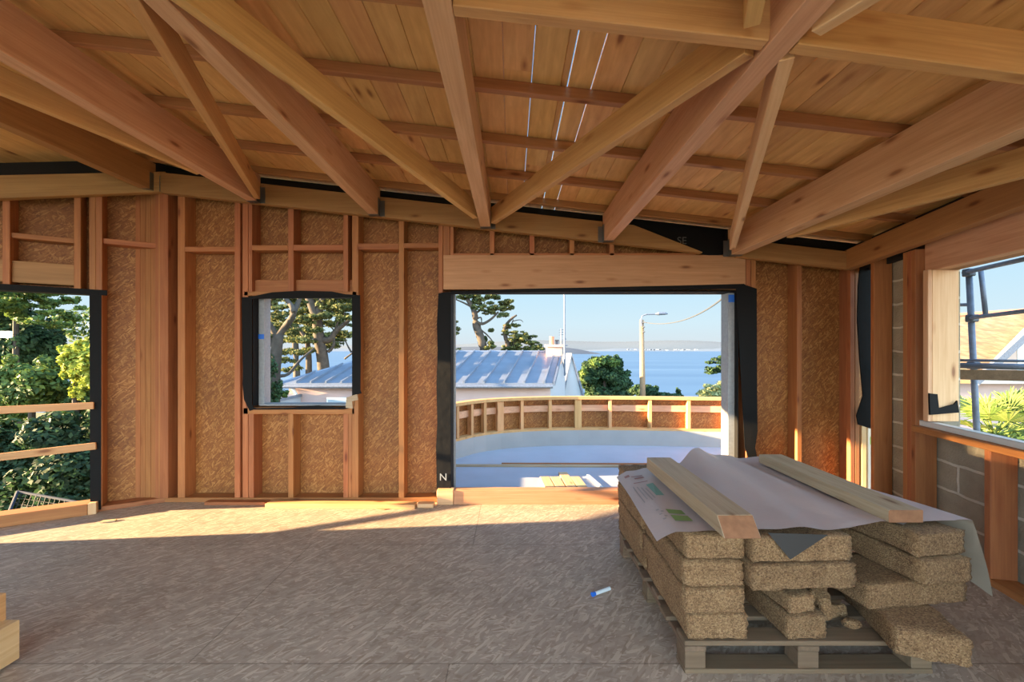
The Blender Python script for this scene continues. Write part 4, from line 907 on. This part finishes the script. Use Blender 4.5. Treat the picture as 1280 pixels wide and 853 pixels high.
def cl(px, py, Y, rx, rz, ry=None):      # cluster given by picture radius in pixels at depth Y
    p = P(px, py, Y); s = Y/F; return (tuple(p), (rx*s, ry if ry else rx*s*.8, rz*s))
# pines seen through the square opening
T1 = empty('pine_tree', P(343, 600, 12.5), label='forked pine seen through the square opening, nearest the shed', cat='tree', group='pines')
mb = MB(); Y = 12.5
bough(mb, [P(341, 620, Y), P(342, 500, Y), P(344, 455, Y), P(348, 418, Y)], .20, .15)
bough(mb, [P(347, 422, Y), P(338, 408, Y), P(331, 398, Y), P(333, 385, Y+.3), P(343, 372, Y+.4), P(338, 355, Y+.5)], .10, .06)
bough(mb, [P(348, 420, Y), P(357, 408, Y), P(366, 395, Y-.2), P(365, 384, Y-.2), P(358, 374, Y), P(352, 360, Y)], .11, .05)
bough(mb, [P(346, 435, Y), P(334, 422, Y), P(322, 412, Y-.5), P(300, 405, Y-1)], .09, .03); bough(mb, [P(366, 392, Y), P(372, 380, Y+.3), P(378, 364, Y+.4)], .10, .05)
bough(mb, [P(344, 470, Y), P(360, 468, Y+1), P(376, 450, Y+2), P(392, 436, Y+3)], .06, .03)
bough(mb, [P(333, 388, Y), P(325, 378, Y), P(312, 366, Y)], .07, .03)
mb.build('trunk', M['bark'], T1, smooth=True)
foliage('foliage', [cl(330, 372, 12.5, 18, 8), cl(350, 352, 13, 30, 8), cl(372, 372, 13.5, 14, 6), cl(345, 395, 14, 12, 6), cl(352, 408, 14.5, 10, 5), cl(318, 400, 12, 14, 6), cl(375, 340, 13, 26, 10), cl(330, 430, 13, 10, 5), cl(365, 415, 14, 10, 4)], 4200, .13, 'needle', T1, 21, surf=.1, elong=2.2)
T2 = empty('pine_tree', P(405, 520, 27), label='leaning pine behind the blue roof in the square opening', cat='tree', group='pines')
mb = MB(); Y = 27
bough(mb, [P(408, 520, Y), P(404, 455, Y), P(399, 425, Y), P(396, 400, Y), P(391, 385, Y), P(384, 366, Y), P(380, 345, Y)], .42, .22)
bough(mb, [P(398, 412, Y), P(399, 390, Y), P(403, 368, Y), P(400, 345, Y)], .28, .15); bough(mb, [P(400, 425, Y), P(412, 425, Y), P(420, 414, Y), P(432, 404, Y), P(445, 392, Y)], .25, .1)
bough(mb, [P(385, 510, Y), P(386, 450, Y), P(383, 425, Y), P(372, 410, Y)], .24, .10)
bough(mb, [P(410, 440, Y), P(417, 432, Y), P(418, 415, Y), P(424, 400, Y)], .12, .05)
mb.build('trunk', M['bark'], T2, smooth=True)
foliage('foliage', [cl(395, 350, 27, 40, 10), cl(425, 372, 27, 16, 5), cl(420, 385, 27, 20, 4), cl(432, 397, 26, 14, 4), cl(400, 395, 26, 14, 4), cl(380, 400, 26, 12, 3.5), cl(362, 405, 28, 14, 4), cl(415, 405, 28, 12, 3.5), cl(392, 413, 25, 10, 3), cl(372, 425, 26, 20, 4), cl(358, 440, 27, 16, 3.5), cl(380, 438, 26, 12, 3), cl(428, 418, 28, 12, 3.5), cl(388, 376, 28, 14, 4), cl(365, 462, 27, 12, 3), cl(405, 380, 27, 12, 4), cl(412, 365, 29, 22, 5), cl(385, 390, 29, 16, 3.5), cl(432, 366, 26, 16, 5), cl(425, 405, 29, 14, 3), cl(370, 415, 30, 18, 3.5), cl(355, 425, 30, 16, 3), cl(395, 403, 30, 16, 3), cl(378, 378, 30, 18, 4), cl(352, 450, 31, 14, 3), cl(410, 432, 29, 12, 3), cl(440, 382, 27, 12, 4)], 13000, .24, 'needle', T2, 22, surf=.1, elong=2.4)
T8 = empty('pine_tree', P(372, 520, 38), label='many branched pine farthest back in the square opening', cat='tree', group='pines')
mb = MB(); Y = 38; rg8 = random.Random(88)
bough(mb, [P(372, 520, Y), P(370, 440, Y), P(366, 400, Y), P(370, 360, Y)], .35, .15)
for q in range(26):
    a0 = rg8.uniform(325, 440); b0 = rg8.uniform(362, 450); bough(mb, [P(a0, b0, Y), P(a0+rg8.uniform(-14, 14), b0-rg8.uniform(4, 14), Y), P(a0+rg8.uniform(-30, 30), b0-rg8.uniform(10, 30), Y)], .10, .03, 5)
mb.build('trunk', M['bark'], T8, smooth=True)
foliage('foliage', [cl(rg8.uniform(322, 445), rg8.uniform(362, 432), 38, rg8.uniform(7, 16), rg8.uniform(2, 4)) for q in range(46)], 9000, .30, 'needle', T8, 28, surf=.1, elong=2.4)
# bush at base of the first pine
B1 = empty('bush', P(330, 600, 11.5), label='dark leafy bush below the forked pine in the square opening', cat='bush')
foliage('foliage', [cl(330, 470, 11.5, 12, 24), cl(338, 455, 11.8, 8, 18), cl(322, 490, 11.3, 14, 20), cl(345, 490, 11.8, 9, 16), cl(330, 530, 11.5, 24, 30)], 2600, .11, 'leafdark', B1, 31, surf=.4)
foliage('foliage', [cl(352, 492, 12.2, 9, 7), cl(338, 505, 12, 12, 6)], 500, .09, 'leafmid', B1, 32, surf=.4)
# pines above the zinc roof
T3 = empty('pine_tree', P(596, 500, 29), label='tall bare trunked pine rising behind the metal roof', cat='tree', group='pines')
mb = MB(); Y = 29
bough(mb, [P(604, 500, Y), P(604, 440, Y), P(600, 420, Y), P(595, 408, Y), P(594, 396, Y), P(591, 385, Y), P(584, 374, Y)], .34, .14)
bough(mb, [P(594, 402, Y), P(603, 405, Y), P(614, 399, Y), P(623, 390, Y)], .12, .06); bough(mb, [P(600, 405, Y), P(601, 412, Y), P(608, 418, Y), P(615, 426, Y), P(617, 432, Y)], .07, .03)
bough(mb, [P(593, 392, Y), P(600, 388, Y), P(606, 378, Y)], .09, .04); bough(mb, [P(590, 384, Y), P(578, 378, Y), P(566, 373, Y)], .08, .03); bough(mb, [P(594, 400, Y), P(601, 397, Y), P(602, 404, Y)], .06, .04)
mb.build('trunk', M['bark'], T3, smooth=True)
foliage('foliage', [cl(570, 371, 29, 9, 3), cl(584, 370, 29, 12, 5), cl(602, 374, 29, 13, 6), cl(615, 370, 29, 10, 4), cl(632, 379, 29, 9, 4), cl(622, 386, 29, 13, 4), cl(598, 384, 28, 9, 3.5), cl(610, 390, 29, 10, 3), cl(636, 384, 30, 6, 3), cl(628, 394, 29, 8, 2.5), cl(612, 432, 29, 8, 5), cl(606, 424, 29, 3, 3), cl(614, 413, 29, 3, 2)], 6500, .20, 'needle', T3, 23, surf=.1, elong=2)
T4 = empty('pine_tree', P(640, 500, 31), label='low wind bent pine between the tall one and the chimney', cat='tree', group='pines')
mb = MB(); Y = 31
bough(mb, [P(636, 500, Y), P(635, 436, Y), P(632, 422, Y), P(631, 410, Y), P(638, 400, Y), P(646, 394, Y)], .22, .06); bough(mb, [P(640, 440, Y), P(644, 425, Y), P(652, 418, Y)], .12, .05); bough(mb, [P(634, 412, Y), P(641, 402, Y), P(640, 396, Y)], .05, .02); bough(mb, [P(640, 402, Y), P(650, 400, Y), P(654, 403, Y)], .04, .015)
mb.build('trunk', M['bark'], T4, smooth=True)
foliage('foliage', [cl(634, 408, 31, 6, 3), cl(632, 416, 31, 5, 3), cl(648, 418, 31, 12, 4), cl(655, 424, 31, 15, 5), cl(644, 428, 31, 10, 5), cl(664, 432, 31, 12, 5), cl(672, 435, 31, 9, 4), cl(638, 436, 31, 11, 4), cl(655, 437, 31, 18, 4), cl(645, 407, 31, 5, 2)], 5200, .21, 'needle', T4, 24, surf=.1, elong=2)
T5 = empty('pine_tree', P(556, 500, 29), label='pine just showing at the black edge of the doorway', cat='tree', group='pines')
mb = MB(); bough(mb, [P(548, 520, 29), P(549, 440, 29), P(551, 400, 29)], .3, .12); bough(mb, [P(550, 410, 29), P(560, 406, 29), P(568, 404, 29)], .08, .03); mb.build('trunk', M['bark'], T5, smooth=True)
foliage('foliage', [cl(566, 406, 29, 10, 7), cl(560, 390, 29, 6, 4), cl(568, 412, 29, 6, 6), cl(566, 438, 29, 10, 2.5), cl(550, 420, 29, 14, 18)], 2400, .19, 'needle', T5, 25, surf=.2)
# round trees behind the parapet
def roundtree(px, py, Y, cls, n, size, m, lab, seed, base=560, tr=.25, nm='round_tree', surf=.55):
    T = empty(nm, P(px, base, Y), label=lab, cat='tree')
    mb = MB(); bough(mb, [P(px, base, Y), P(px+1, (py+base)/2, Y), P(px, py, Y)], tr, tr*.5); mb.build('trunk', M['bark'], T, smooth=True)
    foliage('foliage', [cl(a, b, Y+(i % 3)*.5-.5, c, d) for i, (a, b, c, d) in enumerate(cls)], n, size, m, T, seed, surf=surf, elong=1.7); return T
roundtree(755, 470, 34, [(745, 462, 20, 16), (765, 458, 16, 13), (760, 470, 26, 14), (735, 475, 14, 16), (775, 478, 18, 14), (755, 490, 32, 14), (757, 450, 10, 7), (742, 452, 9, 6), (780, 468, 10, 6)], 7000, .34, 'leafdark', 'dense dark tree behind the parapet beside the utility pole', 41)
foliage('sunlit_tips', [cl(748, 452, 33, 16, 7), cl(730, 470, 33, 6, 14), cl(765, 452, 33, 10, 6)], 900, .26, 'leafmid', bpy.data.objects['round_tree'], 42, surf=.6)  # paler leaf colour stands in for sun on the crown
roundtree(805, 488, 38, [(797, 488, 14, 7), (812, 489, 14, 8), (785, 492, 10, 6), (828, 494, 14, 4), (842, 495, 14, 3), (848, 490, 3, 5)], 2200, .34, 'leafdark', 'low dark hedge row at the foot of the utility pole', 43, nm='hedge_tree')
roundtree(908, 462, 40, [(905, 455, 18, 7), (915, 450, 14, 8), (900, 461, 16, 4), (925, 460, 16, 8), (893, 465, 10, 2.5), (917, 445, 8, 4), (890, 461, 8, 2)], 4200, .30, 'leafdark', 'flat topped pine against the sea near the doorway edge', 44, tr=.35, nm='umbrella_pine', surf=.2)
roundtree(900, 486, 30, [(890, 486, 14, 7), (908, 482, 12, 8), (920, 488, 14, 9), (880, 492, 12, 5), (900, 494, 26, 8)], 2600, .22, 'shrubpale', 'pale sunlit shrub under the flat topped pine', 45, nm='pale_shrub', tr=.1, surf=.4)
# left garden: bushes and trees through the tall opening
def bushy(nm, cls, Y, n, size, m, lab, seed, cat='bush', surf=.5):
    c0_ = cls[0]; B = empty(nm, (Xa(c0_[0], Y), Y, -3), label=lab, cat=cat)
    foliage('foliage', [cl(a, b, Y+((i*37) % 5)*.25-.5, c, d) for i, (a, b, c, d) in enumerate(cls)], n, size, m, B, seed, surf=surf)
    mb = MB(); q = cls[0]; bough(mb, [(Xa(q[0], Y), Y, -3), P(q[0], q[1]+q[3]*.5, Y), P(q[0]+3, q[1], Y)], .08, .03); mb.build('stem', M['bark'], B); return B
bushy('laurel_bush', [(80, 590, 45, 40), (30, 600, 50, 45), (110, 560, 30, 50), (60, 545, 40, 34), (10, 560, 40, 50), (100, 625, 40, 30), (-40, 580, 50, 60)], 7.5, 9000, .13, 'leafdark', 'dark glossy laurel filling the lower part of the tall opening', 51)
bushy('mixed_bush', [(40, 490, 34, 30), (85, 500, 30, 30), (10, 500, 30, 30), (60, 470, 26, 22), (20, 465, 20, 18), (110, 500, 25, 40), (-25, 490, 30, 40)], 9, 7000, .13, 'leafmid', 'mid green bush above the laurel in the tall opening', 52)
bushy('sun_tinted_bush', [(95, 455, 18, 24), (105, 475, 16, 22), (88, 440, 12, 12), (110, 440, 14, 18), (100, 495, 12, 14), (118, 462, 16, 30)], 8.3, 2600, .11, 'leafbright', 'bush with sunlight put into its yellow green leaf colour, against the black jamb of the tall opening', 53)  # sun on the foliage is put into the bright leaf colour
T6 = bushy('garden_tree', [(25, 430, 40, 34), (50, 415, 26, 16), (-10, 440, 40, 50), (60, 445, 24, 18), (10, 395, 30, 18)], 12, 7500, .17, 'leafdark', 'big shady tree behind the bushes in the tall opening', 54, 'tree')
T7 = bushy('overhanging_tree', [(20, 385, 34, 12), (10, 372, 40, 10), (60, 378, 24, 5), (70, 392, 14, 4), (85, 374, 12, 3), (48, 400, 20, 6), (90, 398, 9, 3), (70, 408, 12, 3), (100, 385, 8, 2), (-20, 380, 30, 24), (40, 362, 50, 6)], 11, 5200, .13, 'leafmid', 'overhanging tree with sky showing between its leaves in the tall opening', 55, 'tree', surf=.1)
foliage('leaf_screen', [cl(150, 420, 17, 60, 60), cl(230, 420, 17, 60, 60)], 3200, .22, 'leafmid', T7, 57, surf=.1)
# pale sign board at the edge
mb = MB(); a = P(-25, 414, 10); mb.box(a.x, Xa(12.5, 10), 10, 10.05, Za(422.5, 10), Za(414, 10)); sg = mb.build('panel', M['whiteplas'], None, label='pale panel between the trees at the edge of the tall opening', cat='panel', loc=tuple(a)); sg.name = 'pale_sign'
mb = MB(); mb.tube([(Xa(-10, 10), 10.03, -3), (Xa(-10, 10), 10.03, Za(416, 10))], .03, 8); mb.build('post', M['galv'], sg)
# site fence panel leaning in the garden
FN = empty('site_fence_panel', P(60, 680, 6.0), label='dark metal mesh fence panel lying among the bushes below the tall opening', cat='fence')
mb = MB(); q = [P(25, 665, 5.2), P(28, 613+2, 5.8), P(112, 628, 5.6), P(118, 655, 5.2)]
q = [P(2, 664, 5.4), P(22, 615, 6.2), P(118, 632, 6.0), P(112, 668, 5.3)]
for a, b_ in zip(q, q[1:]+q[:1]): mb.tube([a, b_], .021, 8)
mb.build('frame', plain('fence_steel', (.02, .028, .045), .9), FN)
mb = MB()
for k in range(1, 16): t = k/16; mb.tube([q[0].lerp(q[3], t), q[1].lerp(q[2], t)], .004, 4)
for k in range(1, 6): t = k/6; mb.tube([q[0].lerp(q[1], t), q[3].lerp(q[2], t)], .004, 4)
mb.build('mesh_wires', M['darkgap'], FN)

# ------------------------------------------------------------------ side view: scaffold, house, palm
SF = empty('scaffold', (Xa(1218, 3.9), 3.9, -3), label='galvanised scaffold tubes and rails outside the side opening', cat='scaffold')
mb = MB(); Y = 3.9; mb.tube([P(1222, 700, Y), P(1221, 540, Y), P(1211, 338, Y)], .024, 12); mb.build('standard', M['galv'], SF, smooth=True)
mb = MB(); mb.tube([P(1232, 393, 3.8), P(1226, 338, 3.8)], .018, 10); mb.build('standard', M['galv'], SF, smooth=True)
def rail(a, b_, r, nm='guard_tube'): mb = MB(); mb.tube([a, b_], r, 12); mb.build(nm, M['galv'], SF, smooth=True)
rail(P(1205, 341, 3.92), P(1330, 313, 3.0), .02); rail(P(1209, 398, 3.92), P(1330, 383, 3.0), .018); rail(P(1180, 382, 4.6), P(1211, 381, 3.95), .016)
rail(P(1190, 457, 3.86), P(1330, 460, 3.3), .026); rail(P(1190, 450.5, 3.9), P(1330, 452, 3.35), .012)
mb = MB(); a, b_ = P(1185, 462, 3.84), P(1340, 464, 3.2); mb.hexa([a, b_, b_+Vector((0, .03, 0)), a+Vector((0, .03, 0)), a+Vector((0, 0, -.09)), b_+Vector((0, 0, -.09)), b_+Vector((0, .03, -.09)), a+Vector((0, .03, -.09))]); mb.build('toe_board', M['pallet'], SF)
mb = MB()
for (px_, py_) in ((1211, 341), (1215, 398), (1217, 457)): mb = MB(); p = P(px_, py_, 3.88); mb.box(p.x-.035, p.x+.035, p.y-.035, p.y+.035, p.z-.035, p.z+.035); mb.build('coupler', M['dark'], SF, bev=.008)
# tiled house
RH = empty('tiled_house', (19, 15, -3), label='pink walled house with a mossy tiled roof outside the side opening', cat='house')
Yh = 15; vb = P(1222, 482, Yh); vt = P(1310, 398, Yh)
rt = P(1340, 388, 19); rl = P(1150, 405, 19)
mb = MB(); mb.prism([P(1140, 476, Yh+.1), P(1400, 476, Yh+.1), P(1400, 640, Yh+.1), P(1140, 640, Yh+.1)], (0, 6, 0)); mb.build('wall', M['pink'], RH)
mb = MB(); mb.prism([P(1226, 480, Yh-.3), P(1300, 405, Yh-.3), P(1370, 480, Yh-.3)], (0, .35, 0)); gw = mb.build('gable_wall', plain('cream', (.82, .72, .58), .85), RH)
mb = MB(); mb.prism([P(1241, 470, Yh-.34), P(1272, 470, Yh-.34), P(1272, 433, Yh-.34), P(1256, 436, Yh-.34)], (0, .03, 0)); mb.build('shutter', plain('shutter', (.62, .44, .36), .8), RH)
mb = MB(); a = P(1272, 434, Yh-.36); mb.prism([P(1272, 470, Yh-.36), P(1278, 470, Yh-.36), P(1278, 430, Yh-.36), P(1272, 434, Yh-.36)], (0, .03, 0)); mb.build('white_trim', M['whiteplas'], RH)
m_ = MB(); m_.prism([P(1120, 478, Yh-.1), P(1222, 480, Yh-.6), P(1306, 398, Yh-.6), P(1306, 391, 20), P(1120, 404, 20)], (0, 0, .12)); m_.build('roof', M['tiles'], RH)
m_ = MB(); m_.tube([P(1120, 404, 20)+Vector((0, 0, .15)), P(1306, 391, 20)+Vector((0, 0, .15))], .12, 8); m_.build('ridge_tiles', M['terracotta'], RH)
m_ = MB(); a, b_ = P(1224, 482, Yh-.7), P(1312, 400, Yh-.7); m_.hexa([a, b_, b_+Vector((0, .12, 0)), a+Vector((0, .12, 0)), a+Vector((-.1, 0, .22)), b_+Vector((-.1, 0, .22)), b_+Vector((-.1, .12, .22)), a+Vector((-.1, .12, .22))]); m_.build('verge', M['galv'], RH)
# palm
PLM = empty('fan_palm', (Xa(1240, 6.5), 6.5, -3), label='fan palm with yellow green fronds below the scaffold', cat='palm')
mb = MB(); cpt = P(1243, 545, 6.5); bough(mb, [(cpt.x, cpt.y, -3), (cpt.x+.05, cpt.y, -1.2), tuple(cpt)], .16, .13); mb.build('trunk', M['bark'], PLM)
rg = random.Random(9)
for k in range(26):
    az = rg.uniform(0, 2*math.pi); el = rg.uniform(-.1, 1.25); L = rg.uniform(.35, .6)
    d = Vector((math.cos(az)*math.cos(el), math.sin(az)*math.cos(el), math.sin(el))); tip = cpt+d*L
    mb = MB(); mb.tube([cpt, tip], .009, 5)
    sidev = d.cross(Vector((0, 0, 1)))
    if sidev.length < .1: sidev = Vector((1, 0, 0))
    sidev.normalize(); upv = sidev.cross(d).normalized()
    nl = 22; 
    for j in range(nl):
        a = (j/(nl-1)-.5)*3.6; dd = (d*math.cos(a)+sidev*math.sin(a)+upv*.15).normalized(); ll = rg.uniform(.34, .46)*(1-.18*abs(a)/1.8)
        wv = (dd.cross(upv)).normalized()*.016; e1 = tip+dd*ll*.6; e2 = tip+dd*ll+Vector((0, 0, -.05))
        mb.add([tip, e1+wv, e2, e1-wv], [(0, 1, 2, 3)])
    mb.build('frond', M['palm'], PLM)
HG = bushy('garden_hedge', [(1230, 560, 40, 22), (1275, 555, 40, 26), (1320, 550, 40, 30)], 8.5, 3000, .12, 'leafmid', 'low hedge under the fan palm outside the side opening', 61)
